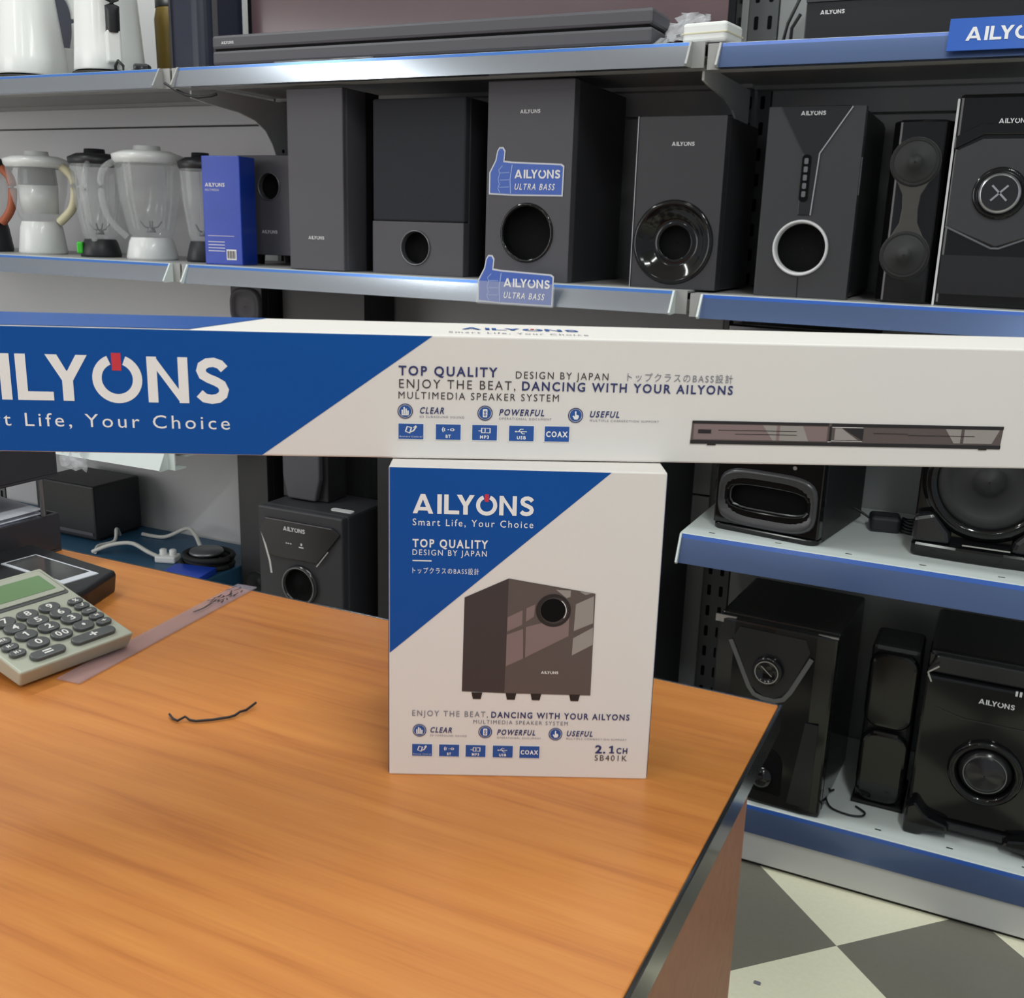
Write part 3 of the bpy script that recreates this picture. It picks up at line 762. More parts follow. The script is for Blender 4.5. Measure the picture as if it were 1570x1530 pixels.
def jug():
    t = thing('yellow_jug', 'mustard yellow plastic jug behind the black handled kettle', 'jug', (-2.03, 2.18, 1.581))
    fr = Frame((0,0,0),(1,0,0),(0,1,0))
    MB('yellow').lathe(fr, 0, 0, [(.001,0),(.045,0),(.05,.03),(.052,.16),(.046,.19)], 32).build('body', t)
    MB('plastic_black').lathe(fr, 0, 0, [(.048,.188),(.048,.21),(.001,.214)], 32).build('lid', t)
jug()
def grinder():
    t = thing('coffee_grinder', 'dark boxy appliance standing behind and between the two white kettles', 'appliance', (-2.44, 2.225, 1.581), 0)
    MB('navy_plastic').box(-.06, -.045, .006, .06, .045, .30).build('body', t, bevel=.008)
    MB('rubber').box(-.05, -.04, 0, .05, .04, .006).build('foot', t)
grinder()
def appliance():
    t = thing('tower_appliance', 'tall dark navy appliance standing between the kettles and the television', 'appliance', (-1.872, 2.03, 1.581), -12)
    MB('navy_plastic').prism(Frame((0,0,0),(1,0,0),(0,1,0)), rrect(-.07,0,.07,.14,.03), 0, .36).build('body', t, bevel=.006)
    MB('silver_dim').box(.071, .035, .04, .075, .048, .36).build('side_strip', t)
    MB('silver_dim').box(-.075, .035, .06, -.071, .045, .36).build('side_strip', t)
    MB('vinyl_dark').box(-.04, -.004, .02, -.036, .002, .34).build('seam', t)
appliance()
def plug(label, loc, m, rz):
    t = thing('power_plug', label, 'plug', loc, rz)
    MB(m).box(-.018, -.016, 0, .018, .016, .022).build('plug_body', t, bevel=.005)
    pr = MB('silver_dim')
    for sx in (-.008, .008): pr.box(sx-.002, -.034, .009, sx+.002, -.016, .013)
    pr.build('pins', t)
plug('black power plug lying at the front of the top shelf by the kettle cord', (-1.93, 1.955, 1.581), 'plastic_black', 30)
mb = MB('wire_dark'); mb.tube([(-2.02,1.96,1.585),(-2.01,1.95,1.602),(-1.995,1.945,1.612),(-1.98,1.945,1.60),(-1.985,1.95,1.586),(-1.965,1.955,1.588),(-1.95,1.955,1.592)], .0035)
tag(mb.build('kettle_cord'), 'short looped black kettle cord in front of the black handled kettle', 'cord')
mb = MB('wire_dark'); mb.tube([(-1.795,1.884,1.548),(-1.765,1.884,1.533),(-1.735,1.884,1.522),(-1.70,1.886,1.516),(-1.665,1.89,1.519),(-1.655,1.895,1.523)], .0032)
tag(mb.build('hanging_cable'), 'black cable end hanging below the top shelf joint near the curved bracket', 'cable')

# ------------------------------------------------------------------ blenders
def blender(label, x, y, r, hb, hj, base_m, lid_m, handle=None, inner=False, ha=0):
    t = thing('blender', label, 'blender', (x, y, 1.15), ha, group='blenders in a row on the middle shelf')
    fr = Frame((0,0,0),(1,0,0),(0,1,0))
    rb = r*.66
    MB(base_m).lathe(fr, 0, 0, [(.001,0),(rb+.006,0),(rb+.008,.006),(rb,hb*.8),(rb*.9,hb)], 40, cap1=True).build('motor_base', t)
    MB('plastic_clear').lathe(fr, 0, 0, [(rb*.85,hb+.001),(rb,hb+.012),(r*.86,hb+hj*.5),(r*.97,hb+hj)], 40).build('jar', t)
    if inner:
        MB('plastic_white').lathe(fr, 0, 0, [(.001,hb+.02),(r*.56,hb+.02),(r*.6,hb+hj*.62),(r*.58,hb+hj*.62),(r*.5,hb+.03)], 36).build('filter_cup', t)
        MB('plastic_smoke').lathe(fr, 0, 0, [(r*.6,hb+hj*.63),(r*.56,hb+hj*.92)], 36).build('filter_band', t)
    else:
        mb = MB('silver_dim'); mb.lathe(fr, 0, 0, [(.001,hb+.012),(.012,hb+.012),(.008,hb+.024),(.001,hb+.026)], 16)
        for a in range(4):
            c, q = math.cos(a*1.57), math.sin(a*1.57); mb.tube([(0,0,hb+.022),(c*.016,q*.016,hb+.026),(c*.026,q*.026,hb+.04)], .002, 6)
        mb.build('blade', t)
        mb = MB('plastic_clear')
        for a in range(4):
            c, q = math.cos(.8+a*1.57), math.sin(.8+a*1.57); mb.tube([(c*rb*.9,q*rb*.9,hb+.02),(c*r*.78,q*r*.78,hb+hj*.5),(c*r*.86,q*r*.86,hb+hj*.95)], .003, 6)
        mb.build('ribs', t)
    zt = hb+hj
    MB(lid_m).lathe(fr, 0, 0, [(r*.93,zt-.012),(r*1.0,zt-.004),(r*1.02,zt+.008),(r*.7,zt+.018),(r*.4,zt+.019),(r*.38,zt+.03),(.001,zt+.031)], 40).build('lid', t)
    if handle:
        MB(handle).tube(smooth([(r*.92,0,zt-.008),(r+.022,0,zt-.03),(r+.030,0,hb+hj*.6),(r+.018,0,hb+hj*.25),(rb+.004,0,hb+.0)]), .0115 if handle != 'plastic_clear' else .008, 12).build('handle', t)
    return t
blender('juice blender with white filter cup and curved cream handle', -2.40, 2.03, .082, .085, .15, 'plastic_white', 'plastic_white', 'plastic_cream', True, 12)
b2 = blender('narrow clear blender on a black base with a green switch', -2.185, 2.03, .066, .045, .195, 'plastic_black', 'plastic_black', 'plastic_clear', False, -60)
MB('plastic_green').box(.019, -.052, .008, .035, -.036, .038).build('switch', b2, bevel=.004)
blender('large clear blender jar with pale lid on a white base, in the row middle', -1.995, 2.02, .084, .055, .19, 'plastic_white', 'plastic_white', 'plastic_clear', False, 232)
blender('slim smoky blender with black base next to the blue pack', -1.842, 2.04, .054, .05, .18, 'plastic_black', 'plastic_black', None, False, 0)
mb = blender('blender at the far left edge, only its orange handle showing', -2.60, 2.03, .07, .08, .15, 'plastic_black', 'plastic_black', 'plastic_orange', False, 0)
# blue pack
def pack():
    t = thing('blue_pack', 'shiny blue cardboard pack standing between the blenders and short speaker', 'box', (-1.702, 1.95, 1.15), 10)
    MB('pack_blue').box(-.05, 0, 0, .05, .07, .247).build('carton', t, bevel=.002)
    fr = Frame((0,0,0))
    mb = MB('ink_white'); mb.logo(fr, -.042, .178, .0085, 'ink_white'); mb.text(fr, 'MULTIMEDIA', -.042, .168, .036, .005)
    mb.rect(fr, -.04, .066, .03, .067); 
    for k in range(4): mb.rect(fr, -.04, .052-k*.007, .004, .0535-k*.007)
    mb.build('print', t)
    mb = MB('ink_white'); mb.rect(fr, .008, .012, .034, .036)
    mb.use('ink_dark')
    for k in range(9): mb.rect(fr, .0105+k*.0024, .015, .0105+k*.0024+(.0012 if k%3 else .0018), .033, .0007)
    mb.build('barcode', t)
pack()

# ------------------------------------------------------------------ desk
def desk():
    t = thing('desk', 'orange brown wooden desk with glossy black edging in the foreground', 'desk', (-.17, 1.074, 0))
    X0, Y0 = -1.95, -.95
    MB('desk_wood').box(X0+.004, Y0+.004, .716, -.004, -.004, .75).build('tabletop', t, bevel=.0015)
    mb = MB('edge_black')
    mb.box(-.004, Y0, .7165, .0, 0, .7495); mb.box(X0, -.004, .7165, -.004, 0, .7495); mb.box(X0, Y0, .7165, X0+.004, -.004, .7495); mb.box(X0+.004, Y0, .7165, -.004, Y0+.004, .7495)
    mb.build('edge_band', t, bevel=.001)
    MB('desk_panel').box(-.038, Y0+.06, 0, -.02, -.045, .716).build('side_panel', t, bevel=.001)
    MB('desk_panel').box(X0+.03, Y0+.06, 0, X0+.048, -.045, .716).build('side_panel', t, bevel=.001)
    MB('desk_panel').box(X0+.048, -.2, .25, -.038, -.182, .716).build('modesty_panel', t)
desk()

# ------------------------------------------------------------------ printed cartons
def icons(mb, fr, cols, w, hgt, y0, ink='ink_blue'):
    # five small feature tiles: remote, BT, MP3, USB, COAX
    for i, a in enumerate(cols):
        mb.use('ink_white').rect(fr, a-.0007, y0-.0007, a+w+.0007, y0+hgt+.0007, .0004)
        mb.use(ink).rect(fr, a, y0, a+w, y0+hgt, .0006)
        f2 = lambda x, y, h=0, a=a: fr(a+x*w, y0+y*hgt, h)
        mb.use('ink_white'); H = .0009
        if i == 0:
            mb.stroke(f2, [(.28,.5),(.45,.4),(.52,.75),(.35,.82),(.28,.5)], .05, H); mb.stroke(f2, [(.45,.45),(.6,.55),(.72,.85)], .06, H)
            mb.stroke(f2, [(.6,.75),(.7,.9)], .04, H); mb.text(fr, 'Remote Control', a+.05*w, y0+.12*hgt, .9*w, .1*hgt, H)
        elif i == 1:
            mb.stroke(f2, [(.3,.82),(.26,.66),(.3,.5)], .04, H); mb.stroke(f2, [(.36,.76),(.34,.66),(.36,.56)], .04, H); mb.disc(f2, .5, .66, .03, H, 10)
            mb.ring(f2, .66, .66, .05, .09, H, 16); mb.text(fr, 'BT', a+.4*w, y0+.12*hgt, .2*w, .2*hgt, H, bold=.03)
        elif i == 2:
            mb.stroke(f2, [(.25,.62),(.38,.62),(.38,.8),(.52,.8),(.52,.5),(.38,.5),(.38,.62)], .04, H); mb.stroke(f2, [(.56,.8),(.72,.8),(.72,.5),(.56,.5)], .04, H)
            mb.text(fr, 'MP3', a+.32*w, y0+.12*hgt, .36*w, .2*hgt, H, bold=.03)
        elif i == 3:
            mb.stroke(f2, [(.28,.62),(.72,.62)], .05, H); mb.stroke(f2, [(.38,.62),(.46,.78),(.58,.78)], .04, H); mb.stroke(f2, [(.46,.62),(.54,.48),(.64,.48)], .04, H); mb.disc(f2, .28, .62, .05, H, 12)
            mb.text(fr, 'USB', a+.32*w, y0+.12*hgt, .36*w, .2*hgt, H, bold=.03)
        else:
            mb.text(fr, 'COAX', a+.06*w, y0+.32*hgt, .88*w, .34*hgt, H, bold=.035)
def badges(mb, fr, pts, r):
    for i, (a, b) in enumerate(pts):
        mb.use('ink_navy').ring(fr, a, b, r*.88, r, .0005); mb.use('ink_blue').disc(fr, a, b, r*.78, .0005, 28)
        mb.use('ink_white'); f2 = lambda x, y, h=0, a=a, b=b: fr(a+x*r, b+y*r, h)
        if i == 0:
            for x, h_ in ((-.38,.2),(-.13,.55),(.12,.35),(.36,.1)): mb.rect(f2, x-.09, -.5, x+.09, h_, .0008)
            mb.rect(f2, -.46, -.55, .46, -.4, .0008)
        elif i == 1:
            mb.poly(f2, rrect(-.3,-.55,.3,.55,.12,4), .0008); mb.use('ink_blue').ring(f2, 0, .18, .08, .17, .001, 16); mb.ring(f2, 0, -.22, .08, .17, .001, 16)
        else:
            mb.poly(f2, [(-.1,.55),(.08,.55),(.08,.1),(.4,.02),(.42,-.25),(.25,-.55),(-.15,-.55),(-.42,-.1),(-.3,-.02),(-.1,-.15)], .0008)
JP = 'トップクラスのBASS設計'
def small_carton():
    t = thing('speaker_carton', 'upright white and blue speaker carton standing on the wooden desk', 'box', (-.470, .738, .75), 26.515)
    W, H, D = .2434, .2985, .19
    mb = MB('card_white')
    mb.box(0, 0, 0, W, D, H); b = mb.build('carton', t, bevel=.0012)
    side = MB('card_navy'); side.box(W, .0035, .001, W+.0009, D-.002, H-.003); side.box(-.0009, .0025, .001, 0, D-.002, H-.003); side.build('side_print', t)
    fr = Frame((0,0,0))
    m_ = lambda L: [(a/1000, q/1000) for a, q in L]
    mb = MB('card_blue'); mb.poly(fr, m_([(.6,297.6),(.6,123.6),(194.3,297.6)]), .0003); mb.build('blue_corner', t)
    mb = MB('ink_white'); mb.logo(fr, .021, .2565, .0178, 'ink_white', 'ink_red', kx=.985); mb.build('wordmark', t)
    mb = MB('ink_white')
    mb.text(fr, 'Smart Life, Your Choice', .021, .2455, .1065, .0062)
    mb.text(fr, 'TOP QUALITY', .021, .2255, .067, .0072, bold=.025)
    mb.text(fr, 'DESIGN BY JAPAN', .021, .2180, .066, .0052)
    mb.rect(fr, .021, .2122, .038, .2133)
    mb.text(fr, JP, .021, .2012, .0595, .0044)
    mb.build('slogan_print', t)
    p = MB('ink_dark')
    p.poly(fr, m_([(68,179),(67.1,87),(106.4,86),(107.3,198)]), .0004)
    p.use('ink_brown').poly(fr, m_([(107.3,198),(106.4,86),(186,85.5),(185.8,185.5)]), .0004)
    for q in ([(150,188.5),(163.5,188),(163.5,182),(160,180.5)], [(168.6,175),(184.6,183),(185,157),(167.7,149)], [(171,187.4),(183,185.9),(177,184)], [(107.3,161),(120.7,168),(120.7,154),(107.2,147)],
              [(124,170),(132,174),(131,162),(124,157)], [(107,144),(121.6,150),(122.5,121),(107,113)], [(124.2,152),(163.2,163),(163.2,144),(124.3,122)], [(167.5,142),(185.3,153),(185.6,136),(167,125)]):
        p.use('ink_pane' if q[0][0] > 140 else 'ink_rose').poly(fr, m_(q), .0006)
    p.use('ink_dark').poly(fr, m_([(106.8,114),(186,126),(186,85.5),(106.4,86)]), .0005) if False else None
    p.use('ink_darker').disc(fr, .1485, .1685, .0158, .0008); p.use('ink_dark').disc(fr, .1492, .1685, .0128, .0010); p.use('void_black').disc(fr, .1480, .1688, .0112, .0012)
    p.use('ink_white').ring(fr, .1480, .1685, .0118, .0124, .0013, 20, -.6, .9)
    p.use('ink_darker')
    for a in (76, 107.5, 130.6, 166.4): p.poly(fr, m_([(a,86.2),(a+10,86.2),(a+8.6,79.6),(a+1.4,79.6)]), .0005)
    p.logo(fr, .1395, .1065, .0026, 'ink_white', h=.0009)
    p.build('product_picture', t)
    x = MB('ink_grey')
    x.text(fr, 'ENJOY THE BEAT,', .0215, .0613, .0702, .0056)
    x.text(fr, 'MULTIMEDIA SPEAKER SYSTEM', .0783, .0546, .0881, .0038)
    x.use('ink_navy').text(fr, 'DANCING WITH YOUR AILYONS', .0948, .0611, .1288, .0058, bold=.022)
    x.text(fr, 'CLEAR', .038, .0447, .0205, .0052, bold=.025, italic=.2); x.text(fr, 'POWERFUL', .1006, .0437, .0357, .0052, bold=.025, italic=.2); x.text(fr, 'USEFUL', .1655, .0438, .0245, .0052, bold=.025, italic=.2)
    x.use('ink_grey').text(fr, '3D SURROUND SOUND', .038, .0408, .0344, .0017); x.text(fr, 'OPERATIONAL DOCUMENT', .1006, .0398, .0412, .0017); x.text(fr, 'MULTIPLE CONNECTION SUPPORT', .1655, .0402, .0568, .0017)
    x.use('ink_navy').text(fr, '2.', .1932, .0268, .0098, .0078, bold=.03, space=1.1); x.poly(fr, m_([(206.6,26.8),(211.2,26.8),(211.2,28.1),(209.9,28.1),(209.9,34.6),(208.5,34.6),(206.3,33.4),(206.3,32.2),(208.1,32.8),(208.1,28.1),(206.6,28.1)]), .0005); x.text(fr, 'CH', .2133, .0268, .0103, .0056, bold=.025)
    x.use('ink_dark').text(fr, 'SB401K', .1932, .0190, .0304, .0058)
    x.build('feature_text', t)
    g = MB('ink_blue'); badges(g, fr, [(.0283,.0465),(.0896,.0463),(.1553,.0455)], .0064)
    icons(g, fr, [.0215,.0468,.0716,.0971,.1222], .0187, .0122, .0203); g.build('feature_icons', t)
small_carton()
def long_carton():
    t = thing('soundbar_carton', 'long white and blue soundbar carton lying across the small carton', 'box', (-.483, .762, 1.0495), 28.85)
    X0, X1, H, D = -.45, .72, .110, .125
    MB('card_white').box(X0, 0, 0, X1, D, H).build('carton', t, bevel=.0016)
    fr = Frame((0,0,0)); tp = Frame((0,0,H),(1,0,0),(0,1,0))
    m_ = lambda L: [(a/1000, q/1000) for a, q in L]
    mb = MB('card_blue'); mb.poly(fr, m_([(-449,.8),(-114,.8),(36,109.2),(-449,109.2)]), .0003); mb.poly(tp, m_([(-449,.8),(-172,.8),(-128,124),(-449,124)]), .0003); mb.build('blue_print', t)
    mb = MB('ink_white'); mb.logo(fr, -.3836, .046, .040, 'ink_white', 'ink_red'); mb.build('wordmark', t)
    mb = MB('ink_white'); mb.text(fr, 'Smart Life, Your Choice', -.3836, .0232, .2425, .0115); mb.build('slogan_print', t)
    mb = MB('ink_blue'); mb.logo(tp, .0615, .058, .0188, 'ink_blue', 'ink_red', kx=.96); mb.use('ink_grey').text(tp, 'Smart Life, Your Choice', .050, .024, .126, .0125); mb.build('top_wordmark', t)
    x = MB('ink_navy')
    x.text(fr, 'TOP QUALITY', .0067, .0748, .0868, .0080, bold=.024); x.text(fr, 'DANCING WITH YOUR AILYONS', .1155, .0636, .1893, .0076, bold=.022)
    x.use('ink_dark').text(fr, 'DESIGN BY JAPAN', .1097, .0740, .0823, .0062); x.text(fr, 'ENJOY THE BEAT,', .0072, .0635, .1025, .0078); x.text(fr, 'MULTIMEDIA SPEAKER SYSTEM', .0067, .0540, .1419, .0062)
    x.use('ink_grey').text(fr, JP, .2090, .0742, .0949, .0058)
    x.use('ink_navy').text(fr, 'CLEAR', .0251, .0411, .0218, .0054, bold=.025, italic=.2); x.text(fr, 'POWERFUL', .0958, .0408, .0402, .0054, bold=.025, italic=.2); x.text(fr, 'USEFUL', .1768, .0407, .0268, .0054, bold=.025, italic=.2)
    x.use('ink_grey').text(fr, '3D SURROUND SOUND', .0251, .0372, .0398, .0019); x.text(fr, 'OPERATIONAL DOCUMENT', .0958, .0369, .047, .0019); x.text(fr, 'MULTIPLE CONNECTION SUPPORT', .1773, .0367, .0626, .0019)
    x.build('feature_text', t)
    g = MB('ink_blue'); badges(g, fr, [(.0126,.0428),(.0833,.0424),(.1643,.0420)], .0068)
    icons(g, fr, [.0067,.0398,.0722,.1052,.1371], .0221, .0138, .0178); g.build('feature_icons', t)
    p = MB('ink_brown'); p.poly(fr, m_([(270.3,39.5),(559.5,39.3),(558.5,18),(269.4,18.8)]), .0004)
    p.use('ink_rose').poly(fr, m_([(272,36.5),(395,36.2),(395,22.5),(272,22.5)]), .0006)
    p.use('ink_pane')
    for q in ([(335,36.3),(348,36.3),(348,22.5),(345,22.5)], [(351,36.3),(372,36.3),(378,22.5),(351,22.5)], [(402,35),(408,35),(424,24),(402,24)], [(505,36),(520,36),(520,23),(514,23)], [(523,36),(556,36),(550,23),(523,23)]): p.poly(fr, m_(q), .0007)
    p.use('ink_darker')
    for a, b, c, d in ((270.3,37.2,396,39.5),(398.5,36.5,559.5,39.3),(269.4,18.4,558.8,21.6),(397,22,399,36.5),(276,28,288,31.6)): p.rect(fr, a/1000, b/1000, c/1000, d/1000, .0008)
    p.poly(fr, m_([(409,35),(428.5,35),(428.5,24)]), .0008)
    for a, b, c in ((294.5,31,366.6),(310,27.6,367),(438,30.6,470),(470,29.4,533)): p.rect(fr, a/1000, b/1000, c/1000, (b+.5)/1000, .0009)
    for a in (285, 538): p.rect(fr, a/1000, .0172, (a+8)/1000, .0186, .0008)
    p.use('ink_white')
    for a, b, c, d in ((396,22,399,22.5),(399,35.6,428,36),(399,23,428,23.4)): p.rect(fr, a/1000, b/1000, c/1000, d/1000, .0009)
    p.build('product_picture', t)
long_carton()

# ------------------------------------------------------------------ desk clutter
def letter_tray(label, z, h, y1):
    t = thing('letter_tray', label, 'letter tray', (-1.275, y1, z), 0, group='black letter trays stacked on the desk')
    W, L = .25, .34
    m_ = 'tray_black'
    mb = MB(m_); mb.box(-W, -L, 0, 0, 0, .004); mb.build('floor_plate', t, bevel=.001)
    for nm, bx in (('side_wall', (-.005,-L,.004,0,0,h)), ('side_wall', (-W,-L,.004,-W+.005,0,h)), ('back_wall', (-W+.005,-.005,.004,-.005,0,h))):
        w_ = MB(m_).box(*bx).build(nm, t, bevel=.0015)
    sl = MB('vinyl_charcoal'); fr = Frame((0,-L,0),(0,1,0),(0,0,1))
    for k in range(7):
        a = .03+k*.016; sl.poly(fr, [(a,.014),(a+.005,.014),(a+.02,h-.014),(a+.015,h-.014)], .0005)
    sl.build('slots', t)
    return t
letter_tray('lower black letter tray with papers, standing on the desk', .75, .061, 1.066)
letter_tray('upper black letter tray held on posts above the papers', .868, .055, 1.07)
def posts():
    for i, (x, y) in enumerate(((-1.28, 1.04), (-1.28, .74), (-1.52, 1.04), (-1.52, .74))):
        fr = Frame((0,0,0),(1,0,0),(0,1,0))
        m_ = MB('plastic_clear' if False else 'silver_dim'); m_.lathe(fr, 0, 0, [(.004,0),(.004,.057)], 12, cap0=True, cap1=True)
        o = m_.build('tray_post'); o.location = (x+.0025, y, .811)
        tag(o, ['thin pale post between the letter trays at the rear right corner', 'thin pale post between the letter trays at the front right corner', 'thin pale post between the letter trays at the rear left corner', 'thin pale post between the letter trays at the front left corner'][i], 'post', 'posts carrying the upper letter tray')
posts()
rnd = random.Random(7)
for k in range(4):
    o = MB('paper'); nx = 6; vs = []
    for j in range(nx+1):
        for i in range(nx+1):
            u, v = i/nx, j/nx; vs.append((-.225+.215*u, -.31+.3*v, (.0005+.028*math.exp(-((u-.35)**2)*5)*(k+1)/4*(.4+.6*(1-v))+.003*k)))
    o.add(vs, [(j*(nx+1)+i, j*(nx+1)+i+1, (j+1)*(nx+1)+i+1, (j+1)*(nx+1)+i) for j in range(nx) for i in range(nx)], True)
    ob = o.build('paper_sheet', solid=.0012); ob.location = (-1.282, 1.062, .796+.0035*k); ob.rotation_euler = (0,0,math.radians((-1.2,.8,-.5,1.0)[k]))
    tag(ob, 'white paper sheet in the pile on the lower letter tray', 'paper', 'paper pile on the lower letter tray')
# ream under the loose sheets
ob = MB('paper').box(-.228, -.315, 0, -.012, -.012, .041).build('paper_ream', bevel=.001); ob.location = (-1.275, 1.066, .7542)
tag(ob, 'thick pile of white paper filling the lower black letter tray', 'paper')
def device():
    t = thing('desk_device', 'black wedge shaped desk device with a silver framed dark screen, behind the calculator', 'electronic device', (-1.12, .93, .75), -6)
    top = Frame((0,0,0),(1,0,0),(0,1,0))
    base_ = [(-.15,-.075),(.10,-.075),(.085,-.02),(.052,.05),(-.15,.055)]; n = len(base_)
    mb = MB('plastic_black'); vs = [(a*.96,b*.96,0) for a,b in base_]+[(a,b,.024) for a,b in base_]+[(a*.97,b*.97,.031) for a,b in base_]
    mb.add(vs, [tuple(range(n-1,-1,-1)), tuple(range(2*n,3*n))]+[(k*n+i,k*n+(i+1)%n,(k+1)*n+(i+1)%n,(k+1)*n+i) for k in range(2) for i in range(n)]); mb.build('body', t, bevel=.003)
    tf = Frame((0, 0, .031), (1,0,0), (0,1,0))
    MB('sticker_edge').prism(tf, [(-.092,-.028),(.047,-.028),(.047,.026),(-.092,.026)], -.001, .0014).build('screen_frame', t, bevel=.0005)
    MB('screen_dark').prism(tf, [(-.087,-.023),(.032,-.023),(.032,.022),(-.087,.022)], 0, .0019).build('screen', t)
device()
def calculator():
    r = Vector((.1172,.9931,0)); d = Vector((-.9639,.1138,.2408)); n = r.cross(d)
    t = thing('calculator', 'grey desktop calculator with dark round keys and green display', 'calculator', (-.909,.693,.772))
    Mx = Matrix.Identity(4)
    for i in range(3): Mx[i][0] = r[i]; Mx[i][1] = d[i]; Mx[i][2] = n[i]
    t.rotation_euler = Mx.to_euler()
    W, L = .146, .185
    b = MB('calc_body')
    # body: top face is the local plane h=0, underside follows the desk
    zc = lambda y: -(.0205+.2408*y)/.9706                         # desk plane in local height
    vs = [(0,0,0),(W,0,0),(W,L,0),(0,L,0),(0+.003,.004,zc(0)),(W-.003,.004,zc(0)),(W-.003,L,max(zc(L),-.03)),(.003,L,max(zc(L),-.03))]
    b.add(vs, [(0,1,2,3),(7,6,5,4),(0,4,5,1),(1,5,6,2),(2,6,7,3),(3,7,4,0)]); b.build('body', t, bevel=.003, seg=3)
    MB('plastic_black').box(.03, L-.035, -.058, W-.03, L-.012, -.025).build('stand', t)
    fr = Frame((0,0,0),(1,0,0),(0,1,0))
    MB('calc_key').prism(fr, rrect(.006,.116,.140,.178,.004), 0, .001).build('display_bezel', t)
    MB('calc_body').prism(fr, rrect(.009,.121,.138,.176,.004), .001, .0022).build('display_frame', t)
    MB('lcd').prism(fr, rrect(.014,.130,.131,.166,.002), .0022, .0026).build('display', t)
    def key(a, b_, w, h, s, tw=.008, th=.0075):
        ob = MB('calc_key').prism(fr, rrect(a-w/2,b_-h/2,a+w/2,b_+h/2,min(w,h)*.48), 0, .0045).build('key', t, bevel=.0014)
        if s == '1':
            k_ = Frame((a,b_,.0048),(1,0,0),(0,1,0)); MB('ink_white').poly(k_, [(-.0008,-.0046),(.0014,-.0046),(.0014,.0046),(-.0004,.0046),(-.0030,.0028),(-.0030,.0012),(-.0008,.0024)], 0).build('key_mark', ob)
        elif s: MB('ink_white').text(Frame((0,0,.0046),(1,0,0),(0,1,0)), s, a-tw/2, b_-th/2, tw, th, .0002, bold=.02).build('key_mark', ob)
    for a, b_, s in ((40,93,'7'),(69,94,'8'),(98,95,'9'),(42,76,'4'),(71,77,'5'),(101,78,'6'),(44,58,'1'),(73,59,'2'),(104,61,'3'),(46,38,'0')): key(a/1000, b_/1000, .0255, .0175, s, .0034 if s == '1' else .0072, .0092)
    key(.076, .039, .0255, .0175, '00', .0145, .0092); key(.106, .041, .0255, .0175, '•', .004, .012)
    key(.103, .018, .056, .015, '+', .010, .011); key(.043, .016, .042, .015, '=', .011, .013)
    for b_, s in ((91,'%'),(78,'√'),(64,'−'),(50,'×'),(36,'÷')): key(.130, b_/1000, .019, .0115, s, .0065, .006)
    for b_, s in ((88,'C'),(60,'MR'),(46,'M−'),(32,'M+')): key(.017, b_/1000, .019, .0115, s, .008, .005)
calculator()
def ruler():
    a = Vector((-.923,1.078,.7505)); b = Vector((-.8875,.7345,.7505)); dv = (b-a); L = dv.length; u = dv.normalized(); v = Vector((0,0,1)).cross(u)
    t = thing('ruler', 'clear plastic ruler with dark scribbles at its far end, lying on the desk', 'ruler', a)
    mb = MB('ruler_clear'); fr = Frame((0,0,0), u, v)
    mb.prism(fr, [(0,-.016),(L,-.016),(L,.016),(0,.016)], 0, .0022); mb.build('strip', t, bevel=.0006)
    mk = MB('ink_grey')
    for k in range(60):
        x = .012+k*.0055; l = .006 if k%5 == 0 else .0035; mk.rect(fr, x, .0155-l, x+.0006, .0155, .0024)
    for k in range(28):
        x = .012+k*.0118; mk.rect(fr, x, -.0155, x+.0006, -.0155+.005, .0024)
    mk.use('ink_dark')
    rr = random.Random(2)
    for k in range(26):
        x = rr.uniform(.008,.07); y = rr.uniform(-.011,.009); mk.stroke(fr, [(x,y),(x+rr.uniform(.004,.014),y+rr.uniform(-.006,.006))], .0016, .0025)
    mk.stroke(fr, [(.08,-.002),(.1,.0),(.118,-.003)], .003, .0025)
    mk.build('scale_marks', t)
ruler()
mb = MB('wire_dark'); mb.tube([(-.731,.726,.7535),(-.722,.7215,.7525),(-.715,.7205,.7525),(-.711,.7275,.755),(-.705,.7275,.7525),(-.698,.729,.7525),(-.686,.739,.7525),(-.675,.752,.7525),(-.6722,.758,.7525),(-.671,.765,.754),(-.670,.773,.7525),(-.669,.788,.755)], .0013, 6)
tag(mb.build('wire_scrap'), 'short bent dark wire lying alone on the wooden desk', 'wire')

# ------------------------------------------------------------------ behind the desk, left
def platform():
    t = thing('low_platform', 'low teal blue platform behind the desk under the left shelf', 'platform', (-2.42, 1.93, .1375))
    MB('teal').box(-.6, 0, .018, .575, .355, .1825).build('top_box', t, bevel=.004)
    MB('rubber').box(-.58, .02, 0, .555, .34, .018).build('plinth', t)
platform()
def darkbox():
    t = thing('router_box', 'dark boxy unit standing on the teal platform behind the letter trays', 'electronic device', (-2.45, 2.08, .32))
    MB('plastic_black').box(-.13, 0, .006, .11, .18, .17).build('case', t, bevel=.006)
    MB('vinyl_charcoal').box(-.12, -.003, .02, .10, .0, .03).build('front_slot', t)
    MB('rubber').box(-.12, .02, 0, .10, .16, .006).build('foot', t)
darkbox()
def cable(name, label, pts, r, m, cat='cable'):
    # smooth the control points
    P = [Vector(p) for p in pts]; out = []
    for i in range(len(P)-1):
        p0, p1, p2, p3 = P[max(i-1,0)], P[i], P[i+1], P[min(i+2,len(P)-1)]
        for k in range(6):
            s_ = k/6; out.append(.5*((2*p1)+(p2-p0)*s_+(2*p0-5*p1+4*p2-p3)*s_*s_+(3*p1-p0-3*p2+p3)*s_**3))
    out.append(P[-1])
    return tag(MB(m).tube(out, r, 8).build(name), label, cat)
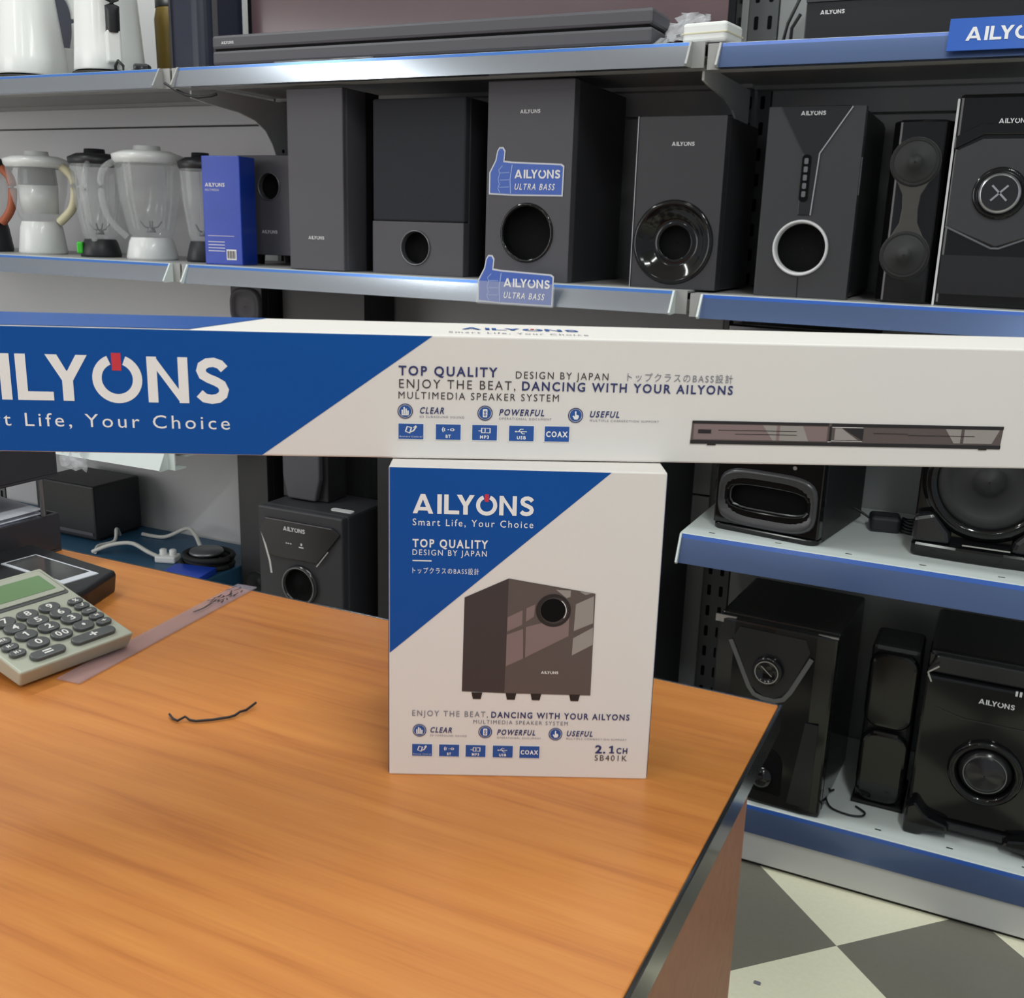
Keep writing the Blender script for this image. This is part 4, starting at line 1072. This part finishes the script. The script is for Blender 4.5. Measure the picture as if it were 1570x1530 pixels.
cable('white_cable', 'white cable arching over the back of the teal platform', [(-2.28,2.2,.327),(-2.2,2.21,.328),(-2.13,2.23,.36),(-2.07,2.2,.355),(-2.0,2.16,.328),(-1.9,2.15,.326)], .006, 'cable_white')
cable('white_cable', 'white cable running along the desk edge to the white plug', [(-2.27,2.0,.327),(-2.22,2.02,.35),(-2.16,2.04,.36),(-2.10,2.04,.345),(-2.07,2.045,.335)], .006, 'cable_white')
cable('grey_cable', 'pale grey cable curling beside the dark box on the platform', [(-2.33,2.16,.327),(-2.30,2.12,.36),(-2.29,2.10,.33),(-2.30,2.05,.327),(-2.26,2.0,.327)], .005, 'cable_white')
def white_plug():
    t = thing('white_plug', 'white plug adapter on the teal platform next to the black coil', 'plug', (-2.045, 2.06, .32), 20)
    MB('plastic_white').box(-.03, -.022, 0, .03, .022, .02).build('plug_body', t, bevel=.005)
    for sx in (-.012, .016): MB('plastic_white').lathe(Frame((0,0,0),(1,0,0),(0,1,0)), sx, 0, [(.01,.02),(.01,.034),(.006,.037),(.001,.037)], 16).build('pin_cover', t)
white_plug()
def coil():
    t = thing('cable_coil', 'flat black cable coil holding a grey disc, on the platform', 'cable', (-1.93, 2.09, .32))
    mb = MB('rubber'); fr = Frame((0,0,0),(1,0,0),(0,1,0))
    for k, (r, z) in enumerate(((.075,.008),(.062,.02),(.07,.032))):
        mb.tube([(r*math.cos(a*.314)+.004*k, r*.85*math.sin(a*.314), z) for a in range(21)], .008, 8, False)
    mb.build('coil', t)
    MB('silver_dim').lathe(fr, .01, -.01, [(.001,.040),(.045,.040),(.047,.044),(.044,.05),(.001,.05)], 32).build('disc', t)
coil()
ob = MB('pack_blue').box(-.06,-.05,0,.06,.05,.018).build('blue_packet', bevel=.002); ob.location = (-1.905, 1.985, .32); ob.rotation_euler = (0,0,math.radians(12))
tag(ob, 'flat blue packet on the platform in front of the black coil', 'packet')
film_sheet('plastic_bag', 'crumpled clear plastic bag hanging from the lower left shelf rail', [(-2.22,1.874,.60),(-2.12,1.872,.605),(-2.12,1.872,.68),(-2.22,1.874,.68)], 8, .007, 5)
ob = MB('paper').box(-.17,-.1,0,.17,.1,.012).build('paper_stack', bevel=.001); ob.location = (-2.02, 2.02, .69)
tag(ob, 'flat white paper stack on the lower left shelf', 'paper')

# cables on the right shelves
cable('black_cable', 'thin black cable curling out by the pod satellite on the base deck', [(-.20,2.03,.140),(-.21,1.985,.15),(-.195,1.955,.141),(-.16,1.945,.140),(-.135,1.95,.141),(-.13,1.965,.142),(-.15,1.985,.14)], .002, 'wire_dark')
def wire_bundle():
    t = thing('power_adapter', 'black power adapter with bundled cable between two lower shelf subwoofers', 'adapter', (-.175, 2.13, .684), 10)
    MB('plastic_black').box(-.03, -.025, 0, .03, .025, .034).build('housing', t, bevel=.008, seg=3)
    mb = MB('wire_dark')
    for k in range(4):
        r = .028-.002*k; mb.tube([(.055+r*math.cos(a*.4), -.005+r*.7*math.sin(a*.4), .008+.006*k+.003*math.sin(a)) for a in range(17)], .003, 6)
    mb.tube(smooth([(.03,0,.02),(.05,-.02,.03),(.083,-.005,.01)]), .0025, 6); mb.build('cord', t)
    MB('wire_dark').tube(smooth([(-.029,.01,.02),(-.06,.02,.035),(-.085,.03,.03)]), .0025, 6).build('mains_lead', t)
wire_bundle()
ob = MB('ink_grey').prism(Frame((0,0,0),(1,0,0),(0,1,0)), rrect(-.006,-.004,.006,.004,.002), 0, .0015).build('paper_scrap'); ob.location = (-.24, 1.555, 0)
tag(ob, 'tiny grey scrap on the pale floor tile', 'scrap')
